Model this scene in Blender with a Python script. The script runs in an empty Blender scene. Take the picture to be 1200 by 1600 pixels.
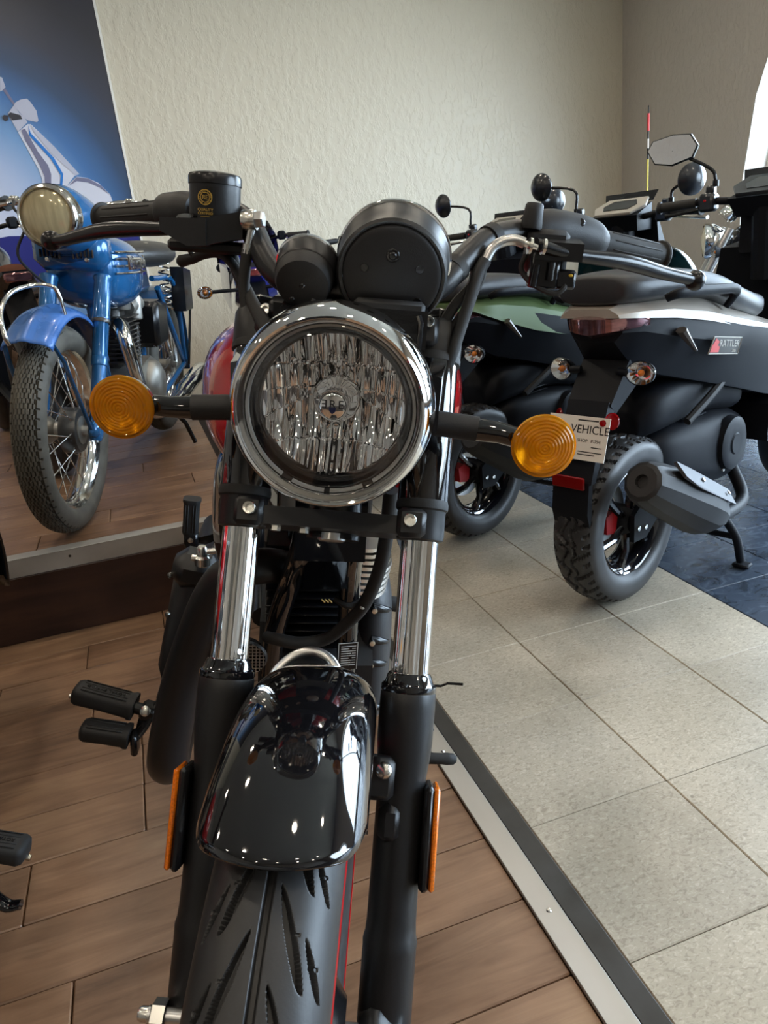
import bpy, bmesh, math, random
from mathutils import Matrix, Vector, noise
PI = math.pi
random.seed(7)
scn = bpy.context.scene
COL = scn.collection

# ------------------------------------------------------------------ camera, sky, exposure
cam_data = bpy.data.cameras.new('camera')
cam_data.sensor_fit = 'VERTICAL'
cam_data.sensor_height = 36.0
cam_data.lens = 36.0 * 1165.0 / 1600.0
cam_data.clip_start = 0.02
cam = bpy.data.objects.new('camera', cam_data)
COL.objects.link(cam)
CR = ((0.94317965, -0.31634309, -0.1016818), (0.19883954, 0.29215391, 0.93547257), (-0.26622355, -0.90253706, 0.33845514))
cam.matrix_world = Matrix([[CR[0][0], CR[1][0], CR[2][0], 0], [CR[0][1], CR[1][1], CR[2][1], 0], [CR[0][2], CR[1][2], CR[2][2], 1.06], [0, 0, 0, 1]])
scn.camera = cam
world = bpy.data.worlds.new('sky')
scn.world = world
world.use_nodes = True
wbg = world.node_tree.nodes['Background']
wbg.inputs['Color'].default_value = (0.66, 0.82, 1.0, 1)
wbg.inputs['Strength'].default_value = 15.0
scn.view_settings.view_transform = 'Standard'
scn.view_settings.look = 'None'
scn.view_settings.gamma = 1.0
scn.view_settings.use_curve_mapping = False
scn.view_settings.exposure = 0.42
scn.cycles.max_bounces = 10
scn.cycles.transparent_max_bounces = 12
scn.cycles.sample_clamp_indirect = 6.0
scn.cycles.caustics_reflective = False
scn.cycles.caustics_refractive = False
scn.cycles.use_denoising = True
LAMP_POWER = 90.0


# ------------------------------------------------------------------ materials
def lin(c):
    return tuple(((x / 12.92) if x <= 0.04045 else ((x + 0.055) / 1.055) ** 2.4) for x in c)


def hexc(h):
    return lin(tuple(int(h[i:i + 2], 16) / 255 for i in (0, 2, 4)))


def mat(name, color, rough=0.5, metal=0.0, coat=0.0, trans=0.0, ior=1.45, spec=0.5, emit=None, var=0.0, vscale=30.0, bump=0.0, bscale=200.0, stretch=None, rvar=0.0):
    m = bpy.data.materials.new(name)
    m.use_nodes = True
    nt = m.node_tree
    b = nt.nodes['Principled BSDF']
    c = hexc(color) if isinstance(color, str) else color
    b.inputs['Base Color'].default_value = (*c, 1)
    b.inputs['Roughness'].default_value = rough
    b.inputs['Metallic'].default_value = metal
    b.inputs['Coat Weight'].default_value = coat
    b.inputs['Coat Roughness'].default_value = 0.03
    b.inputs['Transmission Weight'].default_value = trans
    b.inputs['IOR'].default_value = ior
    b.inputs['Specular IOR Level'].default_value = spec
    if emit:
        b.inputs['Emission Color'].default_value = (*emit[0], 1)
        b.inputs['Emission Strength'].default_value = emit[1]
    if var or bump or rvar:
        tc = nt.nodes.new('ShaderNodeTexCoord')
        mp = nt.nodes.new('ShaderNodeMapping')
        nt.links.new(tc.outputs['Object'], mp.inputs['Vector'])
        if stretch:
            mp.inputs['Scale'].default_value = stretch
        n = nt.nodes.new('ShaderNodeTexNoise')
        n.inputs['Scale'].default_value = vscale
        n.inputs['Detail'].default_value = 5
        nt.links.new(mp.outputs['Vector'], n.inputs['Vector'])
        if var:
            r = nt.nodes.new('ShaderNodeMapRange')
            r.inputs['From Min'].default_value = 0.3
            r.inputs['From Max'].default_value = 0.7
            r.inputs['To Min'].default_value = 1 - var
            r.inputs['To Max'].default_value = 1 + var
            nt.links.new(n.outputs['Fac'], r.inputs['Value'])
            mx = nt.nodes.new('ShaderNodeVectorMath')
            mx.operation = 'SCALE'
            mx.inputs[0].default_value = c
            nt.links.new(r.outputs['Result'], mx.inputs['Scale'])
            nt.links.new(mx.outputs['Vector'], b.inputs['Base Color'])
        if rvar:
            r2 = nt.nodes.new('ShaderNodeMapRange')
            r2.inputs['From Min'].default_value = 0.3
            r2.inputs['From Max'].default_value = 0.7
            r2.inputs['To Min'].default_value = max(0.02, rough - rvar)
            r2.inputs['To Max'].default_value = rough + rvar
            nt.links.new(n.outputs['Fac'], r2.inputs['Value'])
            nt.links.new(r2.outputs['Result'], b.inputs['Roughness'])
        if bump:
            n2 = nt.nodes.new('ShaderNodeTexNoise')
            n2.inputs['Scale'].default_value = bscale
            n2.inputs['Detail'].default_value = 4
            nt.links.new(mp.outputs['Vector'], n2.inputs['Vector'])
            bp = nt.nodes.new('ShaderNodeBump')
            bp.inputs['Strength'].default_value = bump
            bp.inputs['Distance'].default_value = 0.002
            nt.links.new(n2.outputs['Fac'], bp.inputs['Height'])
            nt.links.new(bp.outputs['Normal'], b.inputs['Normal'])
    return m


def thin_glass(name, color=(1, 1, 1), gloss=0.02):
    """a clear pane or lens shell: what lies behind shows through tinted, with a Fresnel reflection on top"""
    m = bpy.data.materials.new(name)
    m.use_nodes = True
    nt = m.node_tree
    nt.nodes.remove(nt.nodes['Principled BSDF'])
    out = nt.nodes['Material Output']
    t = nt.nodes.new('ShaderNodeBsdfTransparent')
    t.inputs['Color'].default_value = (*color, 1)
    g = nt.nodes.new('ShaderNodeBsdfGlossy')
    g.inputs['Roughness'].default_value = gloss
    lw = nt.nodes.new('ShaderNodeLayerWeight')
    lw.inputs['Blend'].default_value = 0.5
    pw = nt.nodes.new('ShaderNodeMath')
    pw.operation = 'POWER'
    pw.inputs[1].default_value = 4.0
    nt.links.new(lw.outputs['Facing'], pw.inputs[0])
    fr = nt.nodes.new('ShaderNodeMath')
    fr.operation = 'MULTIPLY_ADD'
    fr.inputs[1].default_value = 0.9
    fr.inputs[2].default_value = 0.045
    nt.links.new(pw.outputs['Value'], fr.inputs[0])
    mx = nt.nodes.new('ShaderNodeMixShader')
    nt.links.new(fr.outputs['Value'], mx.inputs['Fac'])
    nt.links.new(t.outputs['BSDF'], mx.inputs[1])
    nt.links.new(g.outputs['BSDF'], mx.inputs[2])
    nt.links.new(mx.outputs['Shader'], out.inputs['Surface'])
    return m


def amber_lens(name, color, tint, mixf=0.45):
    m = bpy.data.materials.new(name)
    m.use_nodes = True
    nt = m.node_tree
    b = nt.nodes['Principled BSDF']
    b.inputs['Base Color'].default_value = (*color, 1)
    b.inputs['Roughness'].default_value = 0.08
    b.inputs['Coat Weight'].default_value = 0.6
    t = nt.nodes.new('ShaderNodeBsdfTransparent')
    t.inputs['Color'].default_value = (*tint, 1)
    tl = nt.nodes.new('ShaderNodeBsdfTranslucent')
    tl.inputs['Color'].default_value = (*color, 1)
    m1 = nt.nodes.new('ShaderNodeMixShader')
    m1.inputs['Fac'].default_value = 0.45
    nt.links.new(b.outputs['BSDF'], m1.inputs[1])
    nt.links.new(tl.outputs['BSDF'], m1.inputs[2])
    m2 = nt.nodes.new('ShaderNodeMixShader')
    m2.inputs['Fac'].default_value = mixf
    nt.links.new(m1.outputs['Shader'], m2.inputs[1])
    nt.links.new(t.outputs['BSDF'], m2.inputs[2])
    nt.links.new(m2.outputs['Shader'], nt.nodes['Material Output'].inputs['Surface'])
    return m


def node_mat(name):
    m = bpy.data.materials.new(name)
    m.use_nodes = True
    nt = m.node_tree
    return m, nt, nt.nodes['Principled BSDF']


def ramp(nt, fac, stops, interp='LINEAR'):
    r = nt.nodes.new('ShaderNodeValToRGB')
    r.color_ramp.interpolation = interp
    els = r.color_ramp.elements
    while len(els) < len(stops):
        els.new(0.5)
    for e, (p, c) in zip(els, stops):
        e.position = p
        e.color = (*c, 1)
    nt.links.new(fac, r.inputs['Fac'])
    return r.outputs['Color']


def wood_mat(name, stops, gx=1.4, gy=14.0, bumpd=0.0015):
    """wood-look boards: long grain along X, tone shift from board to board"""
    m, nt, b = node_mat(name)
    tc = nt.nodes.new('ShaderNodeTexCoord')
    oi = nt.nodes.new('ShaderNodeObjectInfo')
    geo = nt.nodes.new('ShaderNodeNewGeometry')
    ad = nt.nodes.new('ShaderNodeVectorMath')
    ad.operation = 'ADD'
    sc = nt.nodes.new('ShaderNodeVectorMath')
    sc.operation = 'SCALE'
    sc.inputs[0].default_value = (37.0, 17.0, 5.0)
    nt.links.new(oi.outputs['Random'], sc.inputs['Scale'])
    nt.links.new(geo.outputs['Position'], ad.inputs[0])
    nt.links.new(sc.outputs['Vector'], ad.inputs[1])
    mp = nt.nodes.new('ShaderNodeMapping')
    mp.inputs['Scale'].default_value = (gx, gy, gy)
    nt.links.new(ad.outputs['Vector'], mp.inputs['Vector'])
    n1 = nt.nodes.new('ShaderNodeTexNoise')
    n1.inputs['Scale'].default_value = 2.2
    n1.inputs['Detail'].default_value = 13
    n1.inputs['Roughness'].default_value = 0.62
    n1.inputs['Distortion'].default_value = 0.8
    nt.links.new(mp.outputs['Vector'], n1.inputs['Vector'])
    n2 = nt.nodes.new('ShaderNodeTexNoise')
    n2.inputs['Scale'].default_value = 5.0
    n2.inputs['Detail'].default_value = 4
    nt.links.new(ad.outputs['Vector'], n2.inputs['Vector'])
    mixf = nt.nodes.new('ShaderNodeMath')
    mixf.operation = 'MULTIPLY_ADD'
    mixf.inputs[1].default_value = 0.45
    nt.links.new(n2.outputs['Fac'], mixf.inputs[0])
    m2 = nt.nodes.new('ShaderNodeMath')
    m2.operation = 'MULTIPLY'
    m2.inputs[1].default_value = 0.55
    nt.links.new(n1.outputs['Fac'], m2.inputs[0])
    nt.links.new(m2.outputs['Value'], mixf.inputs[2])
    m3 = nt.nodes.new('ShaderNodeMath')
    m3.operation = 'MULTIPLY_ADD'
    m3.inputs[1].default_value = 0.10
    nt.links.new(oi.outputs['Random'], m3.inputs[0])
    nt.links.new(mixf.outputs['Value'], m3.inputs[2])
    col = ramp(nt, m3.outputs['Value'], stops)
    nt.links.new(col, b.inputs['Base Color'])
    b.inputs['Roughness'].default_value = 0.42
    bp = nt.nodes.new('ShaderNodeBump')
    bp.inputs['Strength'].default_value = 0.5
    bp.inputs['Distance'].default_value = bumpd
    nt.links.new(n1.outputs['Fac'], bp.inputs['Height'])
    nt.links.new(bp.outputs['Normal'], b.inputs['Normal'])
    return m


def vinyl_mat(name, base, fleck, dark, rough, fscale=60.0):
    """vinyl composition tile: short streaky flecks, a few dark scuffs"""
    m, nt, b = node_mat(name)
    geo = nt.nodes.new('ShaderNodeNewGeometry')
    oi = nt.nodes.new('ShaderNodeObjectInfo')
    mp = nt.nodes.new('ShaderNodeMapping')
    mp.inputs['Scale'].default_value = (1, 1.6, 1)
    nt.links.new(geo.outputs['Position'], mp.inputs['Vector'])
    n1 = nt.nodes.new('ShaderNodeTexNoise')
    n1.inputs['Scale'].default_value = fscale
    n1.inputs['Detail'].default_value = 3
    n1.inputs['Distortion'].default_value = 1.2
    nt.links.new(mp.outputs['Vector'], n1.inputs['Vector'])
    n2 = nt.nodes.new('ShaderNodeTexNoise')
    n2.inputs['Scale'].default_value = 4.0
    n2.inputs['Detail'].default_value = 6
    nt.links.new(geo.outputs['Position'], n2.inputs['Vector'])
    n3 = nt.nodes.new('ShaderNodeTexNoise')
    n3.inputs['Scale'].default_value = 26.0
    n3.inputs['Detail'].default_value = 2
    nt.links.new(mp.outputs['Vector'], n3.inputs['Vector'])
    c1 = ramp(nt, n1.outputs['Fac'], [(0.36, dark), (0.46, base), (0.56, base), (0.68, fleck)])
    c2 = ramp(nt, n2.outputs['Fac'], [(0.3, (0.80, 0.80, 0.78)), (0.7, (1.12, 1.12, 1.12))])
    c3 = ramp(nt, n3.outputs['Fac'], [(0.20, (0.45, 0.43, 0.42)), (0.27, (1, 1, 1))])
    cs = ramp(nt, oi.outputs['Random'], [(0, (0.93, 0.93, 0.93)), (1, (1.05, 1.05, 1.04))])
    last = c1
    for c in (c2, c3, cs):
        mm = nt.nodes.new('ShaderNodeMix')
        mm.data_type = 'RGBA'
        mm.blend_type = 'MULTIPLY'
        mm.inputs['Factor'].default_value = 1.0
        nt.links.new(last, mm.inputs[6])
        nt.links.new(c, mm.inputs[7])
        last = mm.outputs[2]
    nt.links.new(last, b.inputs['Base Color'])
    rr = nt.nodes.new('ShaderNodeMapRange')
    rr.inputs['To Min'].default_value = rough - 0.08
    rr.inputs['To Max'].default_value = rough + 0.12
    nt.links.new(n2.outputs['Fac'], rr.inputs['Value'])
    nt.links.new(rr.outputs['Result'], b.inputs['Roughness'])
    bp = nt.nodes.new('ShaderNodeBump')
    bp.inputs['Strength'].default_value = 0.25
    bp.inputs['Distance'].default_value = 0.001
    nt.links.new(n3.outputs['Fac'], bp.inputs['Height'])
    nt.links.new(bp.outputs['Normal'], b.inputs['Normal'])
    return m


def wall_mat(name, color):
    """painted knock-down plaster"""
    m, nt, b = node_mat(name)
    geo = nt.nodes.new('ShaderNodeNewGeometry')
    b.inputs['Base Color'].default_value = (*hexc(color), 1)
    b.inputs['Roughness'].default_value = 0.42
    mp = nt.nodes.new('ShaderNodeMapping')
    mp.inputs['Scale'].default_value = (1.3, 1.3, 0.75)
    nt.links.new(geo.outputs['Position'], mp.inputs['Vector'])
    n = nt.nodes.new('ShaderNodeTexNoise')
    n.inputs['Scale'].default_value = 17.0
    n.inputs['Detail'].default_value = 5
    n.inputs['Roughness'].default_value = 0.6
    nt.links.new(mp.outputs['Vector'], n.inputs['Vector'])
    r = nt.nodes.new('ShaderNodeMapRange')
    r.interpolation_type = 'SMOOTHSTEP'
    r.inputs['From Min'].default_value = 0.42
    r.inputs['From Max'].default_value = 0.60
    nt.links.new(n.outputs['Fac'], r.inputs['Value'])
    bp = nt.nodes.new('ShaderNodeBump')
    bp.inputs['Strength'].default_value = 0.38
    bp.inputs['Distance'].default_value = 0.006
    nt.links.new(r.outputs['Result'], bp.inputs['Height'])
    nt.links.new(bp.outputs['Normal'], b.inputs['Normal'])
    return m


M = {}
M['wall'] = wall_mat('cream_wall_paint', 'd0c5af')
M['wall_shaded'] = wall_mat('shaded_wall_paint', 'beb6ac')  # greyer than the back wall: shade on the window wall put into the colour
M['ceiling'] = mat('ceiling_white', 'c4bfb5', 0.8)
M['wall_far'] = wall_mat('umber_wall_paint', '8a8074')
M['wood'] = wood_mat('brown_wood_look_board', [(0.30, hexc('523b2b')), (0.46, hexc('7a5b44')), (0.60, hexc('917056')), (0.78, hexc('aa8868'))])
M['dark_wood'] = wood_mat('dark_walnut_board', [(0.30, hexc('1c110c')), (0.5, hexc('35211a')), (0.75, hexc('4b3124'))], 1.2, 9.0)
M['tile'] = vinyl_mat('beige_vinyl_tile', hexc('b3a998'), hexc('c4bbab'), hexc('9f9585'), 0.32, 95.0)
M['dark_tile'] = vinyl_mat('slate_blue_tile', hexc('3f4a5a'), hexc('525d6d'), hexc('303844'), 0.24, 18.0)
M['grout'] = mat('dark_joint', '2e241d', 0.9)
M['alu'] = mat('brushed_aluminium', 'b9b7b2', 0.38, 0.85, var=0.10, vscale=8, rvar=0.12, stretch=(1, 0.2, 1))
M['steel_trim'] = mat('dull_steel_trim', 'a8a59f', 0.42, 0.25, var=0.18, vscale=6, rvar=0.1)
M['black_vinyl'] = mat('scuffed_black_vinyl', '35332f', 0.45, var=0.35, vscale=14, rvar=0.1)
M['chrome'] = mat('chrome', (0.86, 0.86, 0.85), 0.04, 1.0)
M['chrome_dark'] = mat('smoked_chrome', (0.72, 0.69, 0.64), 0.07, 1.0)
M['steel'] = mat('satin_steel', (0.55, 0.55, 0.54), 0.28, 1.0)
M['zinc'] = mat('zinc_plated', (0.72, 0.71, 0.66), 0.25, 1.0)
M['brass'] = mat('brass', (0.75, 0.55, 0.22), 0.25, 1.0)
M['gloss_black'] = mat('gloss_black_paint', (0.004, 0.004, 0.005), 0.05, 0.0, coat=1.0)
M['satin_black'] = mat('satin_black_paint', (0.011, 0.011, 0.012), 0.38, bump=0.06, bscale=900)
M['matte_black'] = mat('matte_black_plastic', (0.014, 0.014, 0.015), 0.55, bump=0.12, bscale=700)
M['black_metal'] = mat('black_enamel', (0.008, 0.008, 0.009), 0.25)
M['rubber'] = mat('black_rubber', (0.018, 0.018, 0.018), 0.65, bump=0.1, bscale=500)
M['tyre'] = mat('tyre_rubber', (0.026, 0.026, 0.027), 0.42, var=0.2, vscale=25, bump=0.05, bscale=400)
M['old_tyre'] = mat('worn_tyre_rubber', (0.095, 0.088, 0.072), 0.62, var=0.25, vscale=20, bump=0.1, bscale=300)
M['red_paint'] = mat('gloss_red_paint', hexc('b80d14'), 0.12, 0.0, coat=1.0)
M['red_stripe'] = mat('red_pinstripe', hexc('c0141c'), 0.35)
M['lens_clear'] = thin_glass('clear_lens')
M['reflector'] = mat('mirror_reflector', (0.90, 0.90, 0.90), 0.03, 1.0)
M['lens_amber'] = amber_lens('amber_lens', hexc('ffac16'), (1.0, 0.62, 0.08), 0.40)
M['amber_solid'] = mat('amber_reflector', hexc('e8760a'), 0.2, 0.0, coat=0.8, var=0.25, vscale=400)
M['lens_red'] = amber_lens('red_lens', hexc('a00b12'), (0.75, 0.05, 0.05), 0.35)
M['white_ink'] = mat('white_print', 'dcdcd8', 0.5)
M['gold_ink'] = mat('gold_print', 'c8a24a', 0.4, 0.3)
M['sticker'] = mat('black_sticker', (0.006, 0.006, 0.007), 0.3)
M['lamp'] = mat('lamp_glow', (1, 1, 1), 0.5, emit=((1.0, 0.87, 0.70), LAMP_POWER))
M['white_frame'] = mat('white_window_frame', 'ece8df', 0.45)
M['pane'] = thin_glass('window_glass', (0.97, 0.98, 0.98), 0.0)


# ------------------------------------------------------------------ geometry helpers
def T(x=0, y=0, z=0):
    return Matrix.Translation((x, y, z))


def Rm(ax, deg):
    return Matrix.Rotation(math.radians(deg), 4, ax)


def frame_from(o, x, y, z):
    return Matrix([[x[0], y[0], z[0], o[0]], [x[1], y[1], z[1], o[1]], [x[2], y[2], z[2], o[2]], [0, 0, 0, 1]])


def axis_frame(o, d, up=None):
    """z along d"""
    d = Vector(d).normalized()
    u = Vector(up) if up else (Vector((0, 0, 1)) if abs(d.z) < 0.9 else Vector((0, 1, 0)))
    x = u.cross(d).normalized()
    y = d.cross(x)
    return frame_from(o, x, y, d)


def spl(pts, k=6, closed=False):
    """Catmull-Rom through pts"""
    P = [Vector(p) for p in pts]
    n = len(P)
    out = []
    for i in range(n if closed else n - 1):
        p0 = P[(i - 1) % n] if (closed or i > 0) else P[0] * 2 - P[1]
        p1, p2 = P[i], P[(i + 1) % n]
        p3 = P[(i + 2) % n] if (closed or i < n - 2) else P[-1] * 2 - P[-2]
        for j in range(k):
            t = j / k
            out.append(0.5 * ((2 * p1) + (p2 - p0) * t + (2 * p0 - 5 * p1 + 4 * p2 - p3) * t * t + (3 * p1 - p0 - 3 * p2 + p3) * t ** 3))
    if not closed:
        out.append(P[-1])
    return out


class G:
    """collects shapes given in an author frame and builds ONE mesh object from them"""

    def __init__(self, F=None):
        self.v, self.f = [], []
        self.F = F or Matrix()

    def add(self, vs, fs, X=None):
        o = len(self.v)
        A = self.F @ X if X is not None else self.F
        self.v += [A @ Vector(p) for p in vs]
        self.f += [tuple(i + o for i in f) for f in fs]
        return self

    def hull(self, pts, X=None):
        bm = bmesh.new()
        for p in pts:
            bm.verts.new(p)
        r = bmesh.ops.convex_hull(bm, input=bm.verts)
        junk = [g for g in r['geom_interior'] if isinstance(g, bmesh.types.BMVert)]
        if junk:
            bmesh.ops.delete(bm, geom=junk, context='VERTS')
        bmesh.ops.dissolve_limit(bm, angle_limit=0.02, verts=bm.verts, edges=bm.edges)
        bm.verts.index_update()
        vs = [v.co.copy() for v in bm.verts]
        fs = [[v.index for v in f.verts] for f in bm.faces]
        bm.free()
        return self.add(vs, fs, X)

    def box(self, c, s, X=None, b=0.0, rot=None):
        h = [q / 2 for q in s]
        A = T(*c)
        if rot:
            A = A @ rot
        if X is not None:
            A = X @ A
        if b <= 0:
            vs = [(sx * h[0], sy * h[1], sz * h[2]) for sx in (-1, 1) for sy in (-1, 1) for sz in (-1, 1)]
            return self.add(vs, [(0, 1, 3, 2), (4, 6, 7, 5), (0, 4, 5, 1), (2, 3, 7, 6), (0, 2, 6, 4), (1, 5, 7, 3)], A)
        b = min(b, min(h) * 0.98)
        pts = []
        for sx in (-1, 1):
            for sy in (-1, 1):
                for sz in (-1, 1):
                    for k in range(3):
                        pts.append((sx * (h[0] - (0 if k == 0 else b)), sy * (h[1] - (0 if k == 1 else b)), sz * (h[2] - (0 if k == 2 else b))))
        return self.hull(pts, A)

    def rings(self, R, closed=True, caps=True):
        """bridge equal rings of points"""
        n = len(R[0])
        vs = [p for r in R for p in r]
        fs = []
        for i in range(len(R) - 1):
            for j in range(n if closed else n - 1):
                a, b2 = i * n + j, i * n + (j + 1) % n
                fs.append((a, b2, b2 + n, a + n))
        if caps and closed:
            fs.append(tuple(reversed(range(n))))
            fs.append(tuple(range((len(R) - 1) * n, len(R) * n)))
        return self.add(vs, fs)

    def tube(self, pts, r, n=10, k=0, closed=False, caps=True, flat=1.0):
        P = spl(pts, k, closed) if k else [Vector(p) for p in pts]
        rs = r if isinstance(r, (list, tuple)) else [r, r]
        m = len(P)
        up = None
        R = []
        for i, p in enumerate(P):
            if closed:
                d = P[(i + 1) % m] - P[i - 1]
            else:
                d = P[min(i + 1, m - 1)] - P[max(i - 1, 0)]
            d = d.normalized()
            if up is None:
                up = Vector((0, 0, 1)) if abs(d.z) < 0.9 else Vector((0, 1, 0))
            x = up.cross(d).normalized()
            y = d.cross(x).normalized()
            up = y
            t = i / max(1, m - 1) * (len(rs) - 1)
            a = min(int(t), len(rs) - 2)
            rr = rs[a] + (rs[a + 1] - rs[a]) * (t - a)
            R.append([p + x * (rr * math.cos(2 * PI * j / n)) + y * (rr * flat * math.sin(2 * PI * j / n)) for j in range(n)])
        if closed:
            R.append(R[0])
        return self.rings(R, True, caps and not closed)

    def cyl(self, p0, p1, r0, r1=None, n=20):
        return self.tube([p0, p1], [r0, r1 if r1 is not None else r0], n)

    def lathe(self, prof, o=(0, 0, 0), d=(0, 0, 1), n=32, a0=0.0, a1=360.0, sx=1.0):
        """profile [(r, h)] turned about the axis d through o; r<=0 closes to a point"""
        A = axis_frame(o, d)
        full = abs(a1 - a0) >= 359.9
        na = n if full else n + 1
        vs, fs, rows = [], [], []
        for (r, h) in prof:
            if r <= 1e-6:
                rows.append([len(vs)] * na)
                vs.append((0, 0, h))
            else:
                row = []
                for j in range(na):
                    a = math.radians(a0 + (a1 - a0) * j / n)
                    row.append(len(vs))
                    vs.append((r * sx * math.cos(a), r * math.sin(a), h))
                rows.append(row)
        for i in range(len(rows) - 1):
            for j in range(n):
                a, b2 = rows[i][j], rows[i][(j + 1) % na]
                c, e = rows[i + 1][(j + 1) % na], rows[i + 1][j]
                q = []
                for t in (a, b2, c, e):
                    if t not in q:
                        q.append(t)
                if len(q) > 2:
                    fs.append(tuple(q))
        return self.add(vs, fs, A)

    def ell(self, c, r, n=20, m=12, X=None):
        vs, fs = [(0, 0, -r[2])], []
        for i in range(1, m):
            a = PI * i / m - PI / 2
            for j in range(n):
                b2 = 2 * PI * j / n
                vs.append((r[0] * math.cos(a) * math.cos(b2), r[1] * math.cos(a) * math.sin(b2), r[2] * math.sin(a)))
        vs.append((0, 0, r[2]))
        for j in range(n):
            fs.append((0, 1 + (j + 1) % n, 1 + j))
            fs.append((len(vs) - 1, 1 + (m - 2) * n + j, 1 + (m - 2) * n + (j + 1) % n))
            for i in range(m - 2):
                a = 1 + i * n
                fs.append((a + j, a + (j + 1) % n, a + n + (j + 1) % n, a + n + j))
        A = T(*c)
        return self.add(vs, fs, X @ A if X is not None else A)

    def torus(self, o, d, Rr, r, n=40, m=10, flat=1.0):
        return self.lathe([(Rr + r * math.cos(2 * PI * j / m), flat * r * math.sin(2 * PI * j / m)) for j in range(m + 1)], o, d, n)

    def prism(self, poly, h0, h1, X=None, b=0.0):
        """polygon [(x, y)] extruded along z from h0 to h1"""
        n = len(poly)
        if b > 0:
            cx = sum(p[0] for p in poly) / n
            cy = sum(p[1] for p in poly) / n
            big = max(math.hypot(p[0] - cx, p[1] - cy) for p in poly)
            s = 1 - b / big
            ins = [(cx + (p[0] - cx) * s, cy + (p[1] - cy) * s) for p in poly]
            L = [(ins, h0), (poly, h0 + b), (poly, h1 - b), (ins, h1)]
        else:
            L = [(poly, h0), (poly, h1)]
        vs = [(p[0], p[1], h) for (q, h) in L for p in q]
        fs = []
        for i in range(len(L) - 1):
            for j in range(n):
                a, c = i * n + j, i * n + (j + 1) % n
                fs.append((a, c, c + n, a + n))
        fs.append(tuple(reversed(range(n))))
        fs.append(tuple(range((len(L) - 1) * n, len(L) * n)))
        return self.add(vs, fs, X)

    def build(self, name, m, parent=None, ang=38, label=None, kind=None, solid=0.0):
        root = parent
        while root is not None and root.parent is not None:
            root = root.parent
        inv = root.matrix_basis.inverted() if root is not None else Matrix()
        me = bpy.data.meshes.new(name)
        me.from_pydata([tuple(inv @ p) for p in self.v], [], self.f)
        me.validate()
        bm = bmesh.new()
        bm.from_mesh(me)
        bmesh.ops.recalc_face_normals(bm, faces=bm.faces)
        bm.to_mesh(me)
        bm.free()
        me.polygons.foreach_set('use_smooth', [True] * len(me.polygons))
        me.set_sharp_from_angle(angle=math.radians(ang))
        me.materials.append(M[m] if isinstance(m, str) else m)
        o = bpy.data.objects.new(name, me)
        COL.objects.link(o)
        if parent is not None:
            o.parent = parent
        if label:
            o['label'] = label
        if kind:
            o['kind'] = kind
        if solid:
            md = o.modifiers.new('thickness', 'SOLIDIFY')
            md.thickness = solid
            md.offset = 0
        return o


def thing(name, label, cat, X, group=None):
    o = bpy.data.objects.new(name, None)
    o.empty_display_size = 0.1
    COL.objects.link(o)
    o.matrix_basis = X
    o['label'], o['category'] = label, cat
    if group:
        o['group'] = group
    return o


def tag(o, label, cat, group=None):
    o['label'], o['category'] = label, cat
    if group:
        o['group'] = group
    return o


def struct(o):
    o['kind'] = 'structure'
    return o


def text(name, body, size, X, m, parent, ext=0.0004, align='CENTER', sx=1.0):
    """lettering as real geometry; X maps text x (along), y (up), z (out of the surface)"""
    cu = bpy.data.curves.new(name, 'FONT')
    cu.body = body
    cu.size = size
    cu.extrude = ext
    cu.align_x = align
    cu.align_y = 'CENTER'
    cu.resolution_u = 3
    tmp = bpy.data.objects.new('tmp', cu)
    COL.objects.link(tmp)
    dg = bpy.context.evaluated_depsgraph_get()
    me = bpy.data.meshes.new_from_object(tmp.evaluated_get(dg))
    COL.objects.unlink(tmp)
    bpy.data.objects.remove(tmp)
    root = parent
    while root.parent is not None:
        root = root.parent
    A = root.matrix_basis.inverted() @ X @ Matrix.Diagonal((sx, 1, 1, 1))
    me.transform(A)
    me.materials.clear()
    me.materials.append(M[m])
    o = bpy.data.objects.new(name, me)
    COL.objects.link(o)
    o.parent = parent
    return o


def tyre(F, R, W, H, depth, n_theta, ns, pw=1.0, a_dense=None):
    """tyre about the author x axis; depth(theta, s) carves the tread, s = arc from the crown in metres"""
    g = G(F)
    Rc = R - H / 2
    span = math.radians(150)
    if a_dense:
        lo, hi, nd, nc = a_dense
        th = [lo + (hi - lo) * i / nd for i in range(nd)] + [hi + (2 * PI - (hi - lo)) * i / nc for i in range(nc)]
    else:
        th = [2 * PI * i / n_theta for i in range(n_theta)]
    prof = []
    for j in range(ns + 1):
        q = -1 + 2 * j / ns
        a = span * (abs(q) ** 1.15) * (1 if q >= 0 else -1)
        sa, ca = math.sin(a), math.cos(a)
        x = W / 2 * (abs(sa) ** pw) * (1 if sa >= 0 else -1)
        r = Rc + H / 2 * (abs(ca) ** pw) * (1 if ca >= 0 else -1)
        prof.append((x, r, sa, ca))
    mid = ns // 2
    s = [0.0] * (ns + 1)
    for j in range(mid + 1, ns + 1):
        s[j] = s[j - 1] + math.hypot(prof[j][0] - prof[j - 1][0], prof[j][1] - prof[j - 1][1])
    for j in range(mid - 1, -1, -1):
        s[j] = s[j + 1] - math.hypot(prof[j][0] - prof[j + 1][0], prof[j][1] - prof[j + 1][1])
    R_ = []
    for t in th:
        row = []
        ct, st = math.cos(t), math.sin(t)
        for j, (x, r, sa, ca) in enumerate(prof):
            d = depth(t, s[j])
            xx, rr = x - sa * d, r - ca * d
            row.append((xx, -rr * ct, rr * st))
        R_.append(row)
    R_.append(R_[0])
    g.rings(R_, False, False)
    return g

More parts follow.
